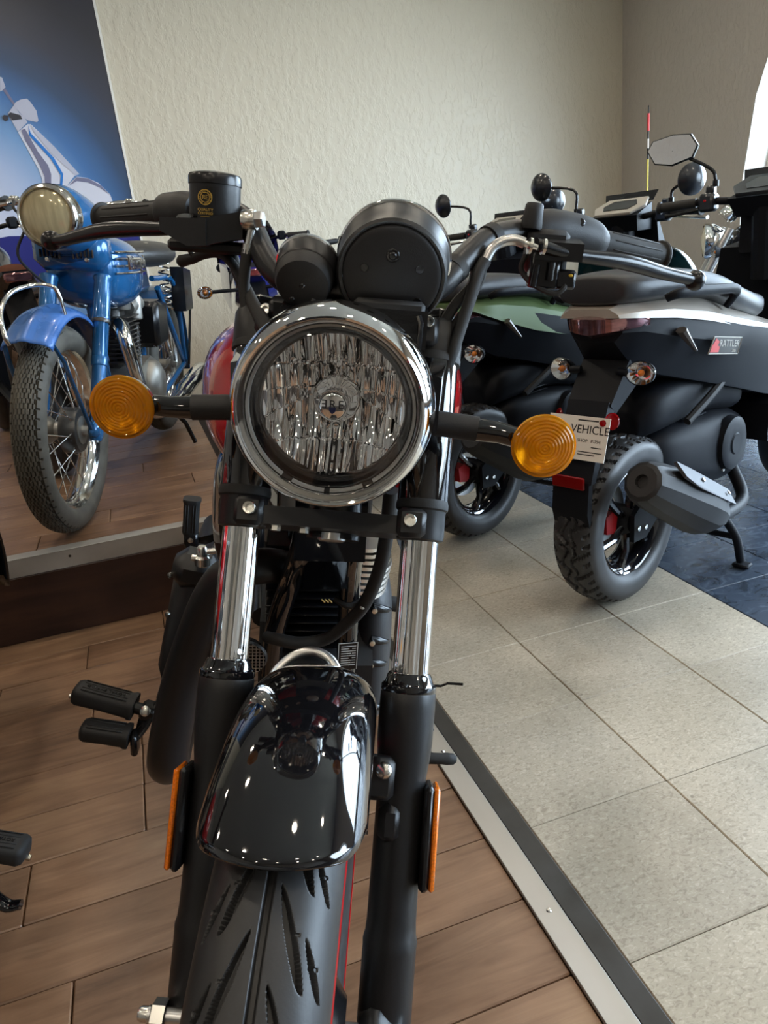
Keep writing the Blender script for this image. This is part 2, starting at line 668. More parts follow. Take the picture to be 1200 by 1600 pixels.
# ------------------------------------------------------------------ room shell
XL, XR, YB, YF, ZC = -3.4, 4.433, 6.3, -4.0, 3.4
KP = YB / 5.4                                   # the print was drawn for a nearer wall
WIN = [(4.83, 1.376), (0.75, -2.70)]            # arched openings in the right wall (y far, y near)
ZS, SPR = 0.16, 1.223                            # sill and springing heights


def arch_z(y, ya, yb):
    c, r = (ya + yb) / 2, (ya - yb) / 2
    return SPR + math.sqrt(max(0.0, r * r - (y - c) ** 2))


g = G()
g.box(((XL + XR) / 2, (YB + YF) / 2, -0.06), (XR - XL + 0.4, YB - YF + 0.4, 0.105))
floor = struct(g.build('floor', 'grout'))
g = G()
g.box(((XL + XR) / 2, (YB + YF) / 2, ZC + 0.05), (XR - XL + 0.4, YB - YF + 0.4, 0.1))
struct(g.build('ceiling', 'ceiling'))
g = G()
g.box(((XL + XR) / 2, YB + 0.08, ZC / 2), (XR - XL + 0.4, 0.16, ZC))
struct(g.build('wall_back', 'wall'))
g = G()
g.box((XL - 0.08, (YB + YF) / 2, ZC / 2), (0.16, YB - YF, ZC))
struct(g.build('wall_left', 'wall_far'))
g = G()
g.box(((XL + XR) / 2, YF - 0.08, ZC / 2), (XR - XL + 0.4, 0.16, ZC))
struct(g.build('wall_front', 'wall_far'))
g = G()
ys = [YF]
for ya, yb in reversed(WIN):
    ys += [yb + (ya - yb) * i / 40 for i in range(41)]
ys.append(YB)
TH = 0.30
for i in range(len(ys) - 1):
    a, b = ys[i], ys[i + 1]
    w = [q for q in WIN if q[1] - 1e-6 <= a and b <= q[0] + 1e-6]
    x0, x1 = XR, XR + TH

    def slab(z00, z01, z10, z11):
        g.add([(x0, a, z00), (x1, a, z00), (x1, b, z01), (x0, b, z01), (x0, a, z10), (x1, a, z10), (x1, b, z11), (x0, b, z11)],
              [(0, 1, 2, 3), (4, 7, 6, 5), (0, 4, 5, 1), (1, 5, 6, 2), (2, 6, 7, 3), (3, 7, 4, 0)])
    if w:
        slab(0, 0, ZS, ZS)
        slab(arch_z(a, *w[0]), arch_z(b, *w[0]), ZC, ZC)
    else:
        slab(0, 0, ZC, ZC)
struct(g.build('wall_right', 'wall_shaded', ang=20))
for n, (ya, yb) in enumerate(WIN):
    c, r = (ya + yb) / 2, (ya - yb) / 2

    def ring(off, x):
        rr = r - off
        return [Vector((x, c - rr, ZS + off))] + [Vector((x, c - rr * math.cos(PI * i / 40), SPR + rr * math.sin(PI * i / 40))) for i in range(41)] + [Vector((x, c + rr, ZS + off))]
    g = G()
    g.rings([ring(0, XR + 0.20), ring(0.045, XR + 0.20), ring(0.045, XR + 0.26), ring(0, XR + 0.26)], True, False)
    g.box((XR + 0.23, c, (ZS + SPR + r) / 2), (0.05, 0.045, SPR + r - ZS - 0.06))
    g.box((XR + 0.23, c, SPR), (0.05, 2 * r - 0.08, 0.045))
    fr = struct(g.build('window_%d' % (n + 1), 'white_frame'))
    fr.parent = None
    for s in (-1, 1):                                           # four panes, the lower pair square, the upper pair quarter rounds
        g = G()
        g.box((XR + 0.23, c + s * (r / 2 - 0.01), (ZS + SPR) / 2), (0.006, r - 0.07, SPR - ZS - 0.08))
        g.build('pane', 'pane', fr)
        g = G(frame_from((XR + 0.23, c, SPR + 0.022), (0, s, 0), (0, 0, 1), (1, 0, 0)))
        rr = r - 0.05
        g.prism([(0.022, 0)] + [(max(0.022, rr * math.cos(PI / 2 * i / 16)), rr * 0.98 * math.sin(PI / 2 * i / 16)) for i in range(17)], -0.003, 0.003)
        g.build('pane', 'pane', fr)
    g = G()
    g.box((XR + 0.07, c, ZS + 0.012), (0.28, 2 * r + 0.06, 0.024), b=0.004)
    g.build('window_sill', 'white_frame', fr)
    pl = bpy.data.lights.new('daylight_portal', 'AREA')
    pl.shape, pl.size, pl.size_y = 'RECTANGLE', 3.4, 2.8
    pl.cycles.is_portal = True
    po = bpy.data.objects.new('daylight_portal', pl)
    COL.objects.link(po)
    po.matrix_world = T(XR + 0.28, c, 1.55) @ Rm('Y', 90)
M['pavement'] = mat('pale_pavement', 'b9b5ac', 0.8, var=0.08)
g = G()
g.box((9.75, 0.5, -0.15), (10.2, 24, 0.1))
struct(g.build('pavement', 'pavement'))

# floor boards in rows of 15 cm, sharing meshes between boards of one length
RW, RX = 0.15, 0.428
board_mesh = {}


def board(x0, x1, y0, y1, z, parent, name='plank', m='wood', gap=0.0022, th=0.012):
    L, Wd = round(x1 - x0 - gap, 4), round(y1 - y0 - gap, 4)
    key = (L, Wd, m, th)
    if key not in board_mesh:
        q = G()
        q.box((0, 0, -th / 2), (L, Wd, th), b=0.0022)
        o = q.build(name, m, None, ang=25)
        board_mesh[key] = o.data
    else:
        o = bpy.data.objects.new(name, board_mesh[key])
        COL.objects.link(o)
    o.location = ((x0 + x1) / 2, (y0 + y1) / 2, z)
    o.parent = parent
    return o


row_off = {0: -.18, 1: -.18 - .45, 2: -.18, 3: -.30, 4: -.09, 5: -.18, 6: -.42, 7: -.05, 8: -.33, 9: -.55, 10: -.18}
for k in range(22):
    y1 = 2.222 - RW * (k - 1)
    y0 = y1 - RW
    if y1 > 2.33:
        y1 = 2.36
    ti = {5: -.18, 6: -.1805, 4: -.181, 3: -.299, 7: -.396}.get(k, -0.1 - 0.61 * ((k * 0.37) % 1.0))
    xs = [RX, ti - (0.0 if k not in (4, 6) else 0.0)]
    while xs[-1] > -2.0:
        xs.append(xs[-1] - 0.91)
    xs[-1] = max(xs[-1], XL)
    for a, b in zip(xs[1:], xs[:-1]):
        board(a, b, y0, y1, random.uniform(-0.0008, 0.0008), floor)
g = G()
g.box((0.451, 0.0, 0.0005), (0.046, 8.0, 0.007), b=0.002)
t1 = struct(g.build('trim_1', 'alu'))
for yy in (0.83, 1.28, 1.73, 0.38):
    g = G()
    g.lathe([(0, 0.0062), (0.003, 0.006), (0.005, 0.0035)], (0.452, yy, 0), (0, 0, 1), 12)
    g.build('screw', 'zinc', t1)
g = G()
g.box((0.494, 0.0, -0.001), (0.0405, 8.0, 0.007), b=0.002)
struct(g.build('trim_2', 'black_vinyl'))
TS = 0.3048
tm = {}
for i in range(13):
    for j in range(-2, 21):
        x0, y0 = 0.5150 + i * TS, 0.0935 + j * TS
        if x0 > XR - 0.02 or y0 > YB - 0.02:
            continue
        m = 'dark_tile' if i >= 3 else 'tile'
        wx, wy = min(TS, XR - x0), min(TS, YB - y0)
        o = board(x0, x0 + wx, y0, y0 + wy, 0.0 + random.uniform(-0.0003, 0.0003), floor, 'tile', m, 0.0013, 0.01)

# raised display platform along the back
PZ, PX, PY = 0.27, 0.235, 2.36
plat = thing('display_platform', 'raised wooden display platform with aluminium nosing in front of the back wall', 'platform', T(-1.5, PY, 0))
g = G()
g.box(((XL + PX) / 2 + 0.02, (PY + YB) / 2 + 0.01, (PZ - 0.012) / 2), (PX - XL - 0.04, YB - PY - 0.03, PZ - 0.014))
g.build('base', 'grout', plat)
for k in range(26):
    y0 = PY + 0.045 + k * 0.15
    y1 = min(y0 + 0.15, YB - 0.01)
    xs = [PX - 0.01, {0: -0.428, 1: -0.21, 2: -0.62, 3: 0.10, 4: -0.3}.get(k, -0.05 - 0.7 * ((k * 0.61) % 1.0))]
    while xs[-1] > -2.2:
        xs.append(xs[-1] - 0.91)
    xs[-1] = max(xs[-1], XL + 0.02)
    for a, b in zip(xs[1:], xs[:-1]):
        if y1 - y0 > 0.03 and b - a > 0.05:
            o = board(a, b, y0, y1, PZ, plat)
            o.location = Vector(o.location) - plat.location
xs = [PX, -0.85, -2.1, XL + 0.02]
for a, b in zip(xs[1:], xs[:-1]):
    g = G()
    g.box(((a + b) / 2, PY - 0.004, 0.107), (b - a - 0.002, 0.016, 0.214), b=0.002)
    g.build('riser_board', 'dark_wood', plat)
g = G()
g.box((PX + 0.002, (PY + YB) / 2, 0.107), (0.016, YB - PY - 0.02, 0.214), b=0.002)
g.build('riser_board', 'dark_wood', plat)
g = G()
g.box(((XL + PX) / 2 + 0.01, PY - 0.004, PZ - 0.027), (PX - XL - 0.02, 0.006, 0.058), b=0.001)
g.box(((XL + PX) / 2 + 0.01, PY + 0.018, PZ + 0.001), (PX - XL - 0.02, 0.05, 0.004), b=0.001)
et = g.build('edge_trim', 'steel_trim', plat)
for xx in (-0.33, -0.9, 0.2):
    g = G()
    g.lathe([(0, 0.003), (0.003, 0.0025), (0.0045, 0)], (xx, PY - 0.0068, PZ - 0.02), (0, -1, 0), 10)
    g.build('screw', 'grout', et)

# poster on the back wall: a print of a pale classic scooter over a blue glow
m, nt, b = node_mat('poster_print')
geo = nt.nodes.new('ShaderNodeNewGeometry')
mp = nt.nodes.new('ShaderNodeMapping')
mp.inputs['Location'].default_value = (0.95 * KP, 0, -(1.06 + 0.24 * KP))
mp.inputs['Scale'].default_value = (1.0, 0, 1.0)
nt.links.new(geo.outputs['Position'], mp.inputs['Vector'])
ln = nt.nodes.new('ShaderNodeVectorMath')
ln.operation = 'LENGTH'
nt.links.new(mp.outputs['Vector'], ln.inputs[0])
dv = nt.nodes.new('ShaderNodeMath')
dv.operation = 'DIVIDE'
dv.inputs[1].default_value = 1.5 * KP
nt.links.new(ln.outputs['Value'], dv.inputs[0])
c = ramp(nt, dv.outputs['Value'], [(0.20, hexc('d8dcee')), (0.36, hexc('b9c8e6')), (0.50, hexc('7ea6d4')), (0.62, hexc('4a78b0')), (0.74, hexc('38506f')), (0.86, hexc('3a3f4e')), (1.0, hexc('33343c'))])
nt.links.new(c, b.inputs['Base Color'])
b.inputs['Roughness'].default_value = 0.35
M['poster'] = m
po = thing('poster', 'large poster of a pale classic scooter on a blue glow, hanging on the cream wall', 'poster', T(-0.7, YB - 0.008, 1.8))
g = G()
g.box((-0.721 * KP, YB - 0.009, 1.81), (1.75 * KP, 0.010, 3.0))
g.build('sheet', 'poster', po)
for xx in (0.156 * KP, -1.598 * KP):
    g = G()
    g.box((xx, YB - 0.010, 1.81), (0.016, 0.018, 3.02))
    g.build('edge_strip', 'white_frame', po)
for nm, col in dict(p_body='c3c5d6', p_light='dcddea', p_shadow='7d7d98', p_blue='2f7fd0', p_dark='3a3a44', p_indigo='2a2f7c').items():
    M[nm] = mat('print_' + nm[2:], col, 0.35)
PR = [
    ('mirror', 'p_body', [(-0.451, 2.193), (-0.441, 2.189), (-0.435, 2.139), (-0.455, 2.123), (-0.47, 2.117)]),
    ('mirror_stem', 'p_shadow', [(-0.454, 2.126), (-0.438, 2.132), (-0.404, 2.05), (-0.415, 2.043)]),
    ('leg_shield', 'p_light', [(-0.426, 1.899), (-0.363, 1.939), (-0.345, 1.938), (-0.245, 1.813), (-0.134, 1.648), (-0.166, 1.639), (-0.214, 1.595), (-0.25, 1.50), (-0.29, 1.30), (-0.39, 1.30), (-0.378, 1.535), (-0.354, 1.635), (-0.362, 1.693), (-0.402, 1.823)]),
    ('steering_neck', 'p_body', [(-0.458, 1.999), (-0.412, 2.044), (-0.394, 2.002), (-0.369, 1.973), (-0.361, 1.949), (-0.426, 1.901)]),
    ('rear_panel', 'p_light', [(-0.215, 1.592), (-0.152, 1.634), (-0.094, 1.623), (-0.033, 1.589), (0.021, 1.518), (0.03, 1.46), (-0.02, 1.33), (-0.25, 1.33), (-0.238, 1.524)]),
    ('cowl', 'p_body', [(-0.401, 2.057), (-0.37, 2.07), (-0.333, 2.074), (-0.317, 2.053), (-0.296, 2.007), (-0.298, 1.956), (-0.307, 1.946), (-0.358, 1.959), (-0.372, 1.974), (-0.403, 2.023), (-0.412, 2.044)]),
    ('shield_shadow', 'p_shadow', [(-0.407, 1.907), (-0.383, 1.916), (-0.34, 1.784), (-0.302, 1.71), (-0.296, 1.659), (-0.32, 1.559), (-0.332, 1.553), (-0.354, 1.555), (-0.336, 1.648), (-0.349, 1.713), (-0.374, 1.793), (-0.396, 1.85)]),
    ('seat_edge', 'p_body', [(-0.346, 1.934), (-0.245, 1.813), (-0.134, 1.648), (-0.158, 1.642), (-0.269, 1.772), (-0.336, 1.889)]),
    ('blue_line', 'p_blue', [(-0.36, 1.932), (-0.357, 1.89), (-0.26, 1.75), (-0.227, 1.654), (-0.268, 1.526), (-0.283, 1.527), (-0.243, 1.648), (-0.277, 1.741), (-0.368, 1.877)]),
    ('panel_line', 'p_shadow', [(-0.208, 1.587), (-0.153, 1.631), (-0.088, 1.619), (-0.021, 1.573), (0.014, 1.522), (-0.031, 1.563), (-0.093, 1.597), (-0.158, 1.609)]),
    ('horn_cover', 'p_dark', [(-0.456, 1.992), (-0.442, 2.006), (-0.39, 1.988), (-0.385, 1.967), (-0.439, 1.963)]),
    ('grip', 'p_dark', [(-0.492, 1.98), (-0.48, 1.994), (-0.459, 1.99), (-0.463, 1.965), (-0.482, 1.96)]),
    ('lower_band', 'p_indigo', [(-1.58, 1.23), (-0.62, 1.33), (0.14, 1.27), (0.14, 1.02), (-1.58, 1.02)])]
for i, (nm, mm, poly) in enumerate(PR):
    g = G(frame_from((0, YB - 0.0145 - 0.0006 * i, 0), (1, 0, 0), (0, 0, 1), (0, -1, 0)))
    g.prism([(x * KP, 1.06 + (z - 1.06) * KP) for x, z in poly], 0, 0.0012)
    g.build('print_' + nm, mm, po)

# ceiling lamps, round recessed cans in three rows
for i, xx in enumerate((-2.2, -0.6, 1.0, 2.6)):
    for j, yy in enumerate((-2.6, -0.9, 0.9, 2.7, 4.2)):
        d = thing('ceiling_lamp', 'round recessed ceiling lamp above and outside the picture', 'lamp', T(xx, yy, ZC), 'recessed ceiling lamps')
        g = G(T(xx, yy, ZC))
        g.lathe([(0.085, 0.0), (0.11, 0.0), (0.112, -0.006), (0.105, -0.010), (0.085, -0.006), (0.085, 0)], n=24)
        g.build('rim', 'white_frame', d)
        g = G(T(xx, yy, ZC))
        g.lathe([(0.0, -0.004), (0.085, -0.004)], n=24)
        g.build('diffuser', 'lamp', d)

# ------------------------------------------------------------------ the motorcycle in front
# body frame: x to its left, y rearward, z up along its lean; steering frame: z up along the fork; lamp frame: y level
FB = frame_from((0.046049, 0.829310, 0.0), (0.963778, -0.204857, -0.170781), (0.207912, 0.978148, 0.0), (0.167049, -0.035507, 0.985309))
SO = Vector((0.003522, 0.562017, 0.326137))
SW, SY, SU = Vector((0.921530, -0.348736, -0.170781)), Vector((0.248096, 0.867113, -0.431931)), Vector((0.298716, 0.355668, 0.885590))
FS = frame_from(SO, SW, SY, SU)
c26, s26 = math.cos(math.radians(26)), math.sin(math.radians(26))
FH = frame_from(SO + SU * 0.61, SW, SY * c26 + SU * s26, SU * c26 - SY * s26)
HY = (FS.inverted() @ FH).to_3x3()


def bolt(o, d, r, F, name, parent, m='zinc'):
    """socket head cap screw with a recessed hex"""
    g = G(F)
    g.lathe([(0, r * 0.25), (r * 0.5, r * 0.25), (r * 0.52, r * 0.85), (r * 0.85, r * 0.9), (r, r * 0.7), (r, 0)], o, d, 18)
    return g.build(name, m, parent)


bike = thing('motorcycle', 'black and red motorcycle with a big round chrome headlight, standing on the wooden floor', 'motorcycle', FB, 'showroom motorcycles')

# --- front wheel
PIT = 0.064


def front_tread(t, s):
    d = 0.0
    a = abs(s)
    if a < 0.0034:
        d = 0.0060 * min(1.0, (0.0034 - a) / 0.0010)
    L = t * 0.331 + (PIT * 0.5 if s < 0 else 0.0)
    for (a0, a1, run, off, wd) in ((0.008, 0.034, 0.070, 0.0, 0.0040), (0.031, 0.050, 0.040, 0.030, 0.0028)):
        f = (a - a0) / (a1 - a0)
        if -0.05 < f < 1.05:
            lc = -run * (f ** 0.85 if f > 0 else 0)
            dl = (L - off - lc) % PIT
            dl = min(dl, PIT - dl)
            dist = dl * (a1 - a0) / math.hypot(a1 - a0, run)
            w = wd * max(0.0, 1 - abs(2 * min(max(f, 0), 1) - 1) ** 3)
            if dist < w:
                d = max(d, 0.0070 * min(1.0, (w - dist) / 0.0010))
    for k, aa in ((0.03, 0.022), (0.075, 0.040)):
        dl = (L - k) % PIT
        if min(dl, PIT - dl) < 0.0012 and abs(a - aa) < 0.0045:
            d = max(d, 0.0015)
    return d


fw = tyre(FS, 0.331, 0.104, 0.092, front_tread, 0, 320, 0.92, (math.radians(14), math.radians(58), 380, 150)).build('front_tyre', 'tyre', bike, ang=60)
g = G(FS)
rp = [(0.262, -0.040), (0.262, -0.033), (0.247, -0.030), (0.232, -0.012), (0.230, 0.0), (0.232, 0.012), (0.247, 0.030), (0.262, 0.033), (0.262, 0.040), (0.252, 0.043), (0.240, 0.036), (0.226, 0.018), (0.222, 0), (0.226, -0.018), (0.240, -0.036), (0.252, -0.043), (0.262, -0.040)]
g.lathe(rp, d=(1, 0, 0), n=72)
rim = g.build('front_rim', 'gloss_black', bike)
for s in (-1, 1):
    g = G(FS)
    g.lathe([(0.2770, 0.0500), (0.2775, 0.0528), (0.2815, 0.0532), (0.2820, 0.0505)], d=(s, 0, 0), n=96)
    g.build('pinstripe', 'red_stripe', rim)
for k in range(5):
    for s in (-1, 1):
        a = 2 * PI * k / 5 + 0.35 + s * 0.16
        a2 = 2 * PI * k / 5 + 0.35 + s * 0.05
        g = G(FS)
        g.tube([(0, -0.045 * math.cos(a2), 0.045 * math.sin(a2)), (0, -0.23 * math.cos(a), 0.23 * math.sin(a))], [0.013, 0.010], 8)
        g.build('spoke', 'gloss_black', rim)
g = G(FS)
g.lathe([(0, -0.06), (0.03, -0.06), (0.05, -0.045), (0.05, 0.045), (0.03, 0.06), (0, 0.06)], d=(1, 0, 0), n=28)
g.build('hub', 'black_metal', rim)
g = G(FS)
g.lathe([(0.085, -0.064), (0.150, -0.064), (0.150, -0.068), (0.085, -0.068), (0.085, -0.064)], d=(1, 0, 0), n=48)
g.build('brake_disc', 'steel', bike)
g = G(FS)
g.hull([(x, y, z) for x in (-0.058, -0.078) for (y, z) in ((0.06, 0.07), (0.14, 0.06), (0.15, 0.14), (0.09, 0.16), (0.05, 0.12))])
g.build('brake_caliper', 'black_metal', bike)
g = G(FS)
g.cyl((-0.14, 0, 0), (0.13, 0, 0), 0.0085)
ax = g.build('axle', 'steel', bike)
g = G(FS)
g.lathe([(0.0, 0.028), (0.006, 0.028), (0.0075, 0.025), (0.0075, 0.012)], (-0.122, 0, 0), (-1, 0, 0), 16)
g.lathe([(0.0155, 0), (0.0155, 0.013), (0.008, 0.016)], (-0.122, 0, 0), (-1, 0, 0), 6)
g.build('axle_nut', 'zinc', ax)

# --- fork legs
for s, nm in ((-1, 'right'), (1, 'left')):
    g = G(FS)
    slp = [(0, -0.046), (0.014, -0.045), (0.023, -0.038), (0.0275, -0.022), (0.0285, 0.0), (0.0285, 0.074), (0.0290, 0.080), (0.0270, 0.088), (0.0262, 0.10), (0.0258, 0.235), (0.0262, 0.25), (0.0285, 0.268), (0.0300, 0.285), (0.0305, 0.325), (0.0302, 0.337), (0.0292, 0.340)]
    g.lathe(slp, (0.1 * s, 0.0275, 0), (0, 0, 1), 40)
    g.box((0.090 * s, 0.010, 0.0), (0.034, 0.044, 0.046), b=0.012)
    sl = g.build('fork_slider', 'satin_black', bike)
    g = G(FS)
    g.lathe([(0.0292, 0.338), (0.0305, 0.341), (0.0300, 0.346), (0.0265, 0.349), (0.0245, 0.356), (0.0225, 0.359), (0.0205, 0.359)], (0.1 * s, 0.0275, 0), (0, 0, 1), 40)
    g.build('dust_seal', 'gloss_black', sl)
    g = G(FS)
    rr = [0.0205 + random.uniform(-1, 1) * 0.00034 for k in range(96)]
    g.rings([[(0.1 * s + rr[k] * math.cos(2 * PI * k / 96), 0.0275 + rr[k] * math.sin(2 * PI * k / 96), z) for k in range(96)] for z in (0.33, 0.53)], True, False)
    g.build('fork_stanchion', 'chrome', bike)
    g = G(FS)
    g.lathe([(0.0270, 0.545), (0.0285, 0.55), (0.0285, 0.712), (0.027, 0.715)], (0.1 * s, 0.0275, 0), (0, 0, 1), 40)
    g.build('fork_cover', 'gloss_black', bike)
    # mudguard lug and domed bolt
    g = G(FS)
    g.box((0.076 * s, 0.0, 0.252), (0.030, 0.026, 0.044), b=0.006)
    g.box((0.090 * s, 0.012, 0.205), (0.026, 0.030, 0.040), b=0.008)
    g.build('mudguard_lug', 'satin_black', sl)
    g = G(FS)
    g.lathe([(0.009, 0), (0.009, 0.003), (0.007, 0.006), (0.004, 0.0075), (0, 0.008)], (0.0795 * s, -0.013, 0.262), (-0.35 * s, -1, 0.1), 18)
    g.build('dome_bolt', 'zinc', sl)
    # side reflector
    g = G(FS)
    zc, ln = 0.192, 0.106
    g.box((0.1295 * s, 0.018, zc), (0.011, 0.040, ln), b=0.004)
    rb = g.build('reflector_bracket', 'black_metal', bike)
    g = G(FS)
    g.box((0.1375 * s, 0.018, zc), (0.006, 0.038, ln - 0.003), b=0.002)
    g.build('reflector', 'amber_solid', rb, label='amber side reflector')

# --- mudguard
g = G(FS)
R_ = []
for i in range(73):
    q = i / 72
    row = []
    for j in range(41):
        ph = -PI / 2 + PI * j / 40
        a0 = 43.4 + 4.2 * math.sin(ph) ** 2 + 7 * abs(math.sin(ph)) ** 12
        a1 = 150
        al = math.radians(a0 + (a1 - a0) * q)
        roll = 1 - 0.5 * max(0, 1 - q * 30) ** 2 * 0.02
        r = 0.306 + 0.0545 * (abs(math.cos(ph)) ** 0.72) * roll
        x = 0.0665 * (abs(math.sin(ph)) ** 0.92) * (1 if ph > 0 else -1)
        row.append((x, -r * math.cos(al), r * math.sin(al)))
    R_.append(row)
g.rings(R_, False, False)
mud = g.build('front_mudguard', 'gloss_black', bike, ang=60, solid=0.0025)
g = G(FS)
g.tube([(0.0665 * math.sin(p), -(0.306 + 0.0545 * abs(math.cos(p)) ** 0.72) * math.cos(math.radians(43.4 + 4.2 * math.sin(p) ** 2 + 7 * abs(math.sin(p)) ** 12)), (0.306 + 0.0545 * abs(math.cos(p)) ** 0.72) * math.sin(math.radians(43.4 + 4.2 * math.sin(p) ** 2 + 7 * abs(math.sin(p)) ** 12))) for p in [(-PI / 2 + PI * j / 30) for j in range(1, 30)]], 0.0014, 8)
g.build('rolled_edge', 'gloss_black', mud)
g = G(FS)
g.tube([(-0.058, 0.05, 0.325), (-0.050, 0.055, 0.345), (-0.034, 0.06, 0.362), (-0.014, 0.06, 0.370), (0.004, 0.06, 0.366), (0.016, 0.055, 0.355), (0.024, 0.05, 0.335)], 0.0058, 10, 6, flat=0.8)
g.build('reflection_arc', 'steel', bike)  # silver arc modelled in place of a ring of reflected light

# --- yokes
g = G(FS)
g.hull([(x, y, z) for x in (-0.092, 0.092) for (y, z) in ((0.0, 0.508), (0.0, 0.528), (0.05, 0.532), (0.06, 0.506))])
for s in (-1, 1):
    g.lathe([(0.0215, 0.503), (0.0262, 0.505), (0.0268, 0.510), (0.0268, 0.536), (0.0275, 0.538)], (0.1 * s, 0.0275, 0), (0, 0, 1), 40)
    g.box((0.0885 * s, 0.008, 0.521), (0.032, 0.030, 0.032), b=0.005)
ly = g.build('lower_yoke', 'satin_black', bike)
for s in (-1, 1):
    g = G(FS)
    g.lathe([(0.0270, 0.537), (0.0292, 0.539), (0.0296, 0.544), (0.0285, 0.549), (0.026, 0.549)], (0.1 * s, 0.0275, 0), (0, 0, 1), 40)
    g.build('collar', 'rubber', ly)
    bolt((0.0865 * s, -0.007, 0.523), (0, -1, 0), 0.0075, FS, 'clamp_bolt', ly)
g = G(FS)
g.lathe([(0.0, 0.0), (0.016, 0.0), (0.016, 0.008), (0.012, 0.010), (0.0, 0.010)], (0.0, 0.045, 0.506), (0, 0, -1), 24)
g.build('stem_nut', 'steel', ly)
for xx, yy in ((-0.06, 0.012), (-0.03, 0.02)):
    g = G(FS)
    g.lathe([(0.006, 0), (0.006, 0.006), (0, 0.007)], (xx, yy, 0.508), (0, 0, -1), 6)
    g.build('hex_bolt', 'zinc', ly)
g = G(FS)
g.hull([(x, y, z) for x in (-0.09, 0.09) for (y, z) in ((0.02, 0.722), (0.02, 0.748), (0.07, 0.752), (0.075, 0.722))])
for s in (-1, 1):
    g.lathe([(0.0215, 0.712), (0.0290, 0.713), (0.0295, 0.716), (0.0295, 0.748), (0.027, 0.754), (0.0, 0.755)], (0.102 * s, 0.030, 0), (0, 0, 1), 36)
    g.box((0.090 * s, 0.006, 0.736), (0.026, 0.02, 0.034), b=0.005)
uy = g.build('upper_yoke', 'satin_black', bike)
for s in (-1, 1):
    g = G(FS)
    g.lathe([(0.0275, 0.704), (0.0302, 0.706), (0.0305, 0.712), (0.0285, 0.716)], (0.101 * s, 0.029, 0), (0, 0, 1), 36)
    g.build('collar', 'rubber', uy)
    g = G(FS)
    g.lathe([(0.0225, 0.752), (0.0225, 0.758), (0.0205, 0.760), (0.0205, 0.766), (0.017, 0.769), (0.0, 0.770)], (0.102 * s, 0.030, 0), (0, 0, 1), 8)
    g.build('fork_cap', 'black_metal', uy)
    bolt((0.0905 * s, -0.004, 0.744), (0, -1, 0), 0.0068, FS, 'clamp_bolt', uy)
g = G(FS)
g.cyl((0, 0.062, 0.50), (0, 0.062, 0.745), 0.031, n=28)
g.build('steering_head', 'black_metal', bike)

# --- headlight
LC = (0.002, 0.0, 0.052)
hl = G(FH)
hl.lathe([(0.0, 0.062), (0.03, 0.06), (0.055, 0.05), (0.075, 0.028), (0.088, -0.005), (0.0945, -0.045), (0.0965, -0.072)], LC, (0, 1, 0), 64)
head = hl.build('headlight', 'chrome_dark', bike)
g = G(FH)
g.lathe([(0.0965, -0.074), (0.0990, -0.078), (0.0990, -0.086), (0.0975, -0.100), (0.0945, -0.113), (0.0905, -0.122), (0.0880, -0.1245), (0.0860, -0.1235), (0.0850, -0.119), (0.0862, -0.116), (0.0855, -0.112), (0.0838, -0.110), (0.0825, -0.1125), (0.0812, -0.1125), (0.0805, -0.108)], LC, (0, 1, 0), 96)
g.build('bezel', 'chrome', head)
g = G(FH)
g.lathe([(0.0840, -0.1105), (0.0800, -0.1180), (0.066, -0.1235), (0.045, -0.1275), (0.022, -0.1295), (0.0, -0.130)], LC, (0, 1, 0), 64)
g.build('lens', 'lens_clear', head)
g = G(FH)
g.lathe([(0.0840, -0.1080), (0.0800, -0.1060), (0.0760, -0.1060), (0.0745, -0.1030), (0.0725, -0.1010), (0.0700, -0.0960), (0.0690, -0.090), (0.0690, -0.080)], LC, (0, 1, 0), 96)
g.build('inner_ring', 'gloss_black', head)
M['drl'] = mat('light_guide', (0.42, 0.43, 0.43), 0.22, 0.3, coat=0.5)
for (a0, a1) in ((-56, 236), (244, 268), (272, 296)):
    g = G(FH)
    g.lathe([(0.0768, -0.1066), (0.0775, -0.1095), (0.0800, -0.1100), (0.0810, -0.1070)], LC, (0, 1, 0), 80, a0 - 0, a1)
    g.build('light_guide', 'drl', head)

# faceted mirror bowl: upright flutes cut by a few slanting steps
def bowl(x, z):
    r = math.hypot(x, z) / 0.0705
    y = -0.032 - 0.050 * r ** 1.7
    ft = 0.0128
    k = math.floor(x / ft + 0.5)
    u = x / ft - k
    top = z > (0.012 - 0.42 * abs(x) if abs(x) > 0.018 else -0.012)
    if top:
        y += -0.0042 * (1 - (2 * u) ** 2) + 0.0035 * math.sin(k * 2.4 + (0 if z > 0.035 else 1.7) + (2.2 if z > 0.01 else 0)) * (0.5 + z / 0.07)
        if z > 0.036:
            y += 0.0022
    else:
        k2 = math.floor(x / 0.0165 + 0.5)
        u2 = x / 0.0165 - k2
        y += -0.0050 * (1 - (2 * u2) ** 2) + 0.003 * math.sin(k2 * 1.9) + (0.002 if z < -0.04 else 0)
    return y


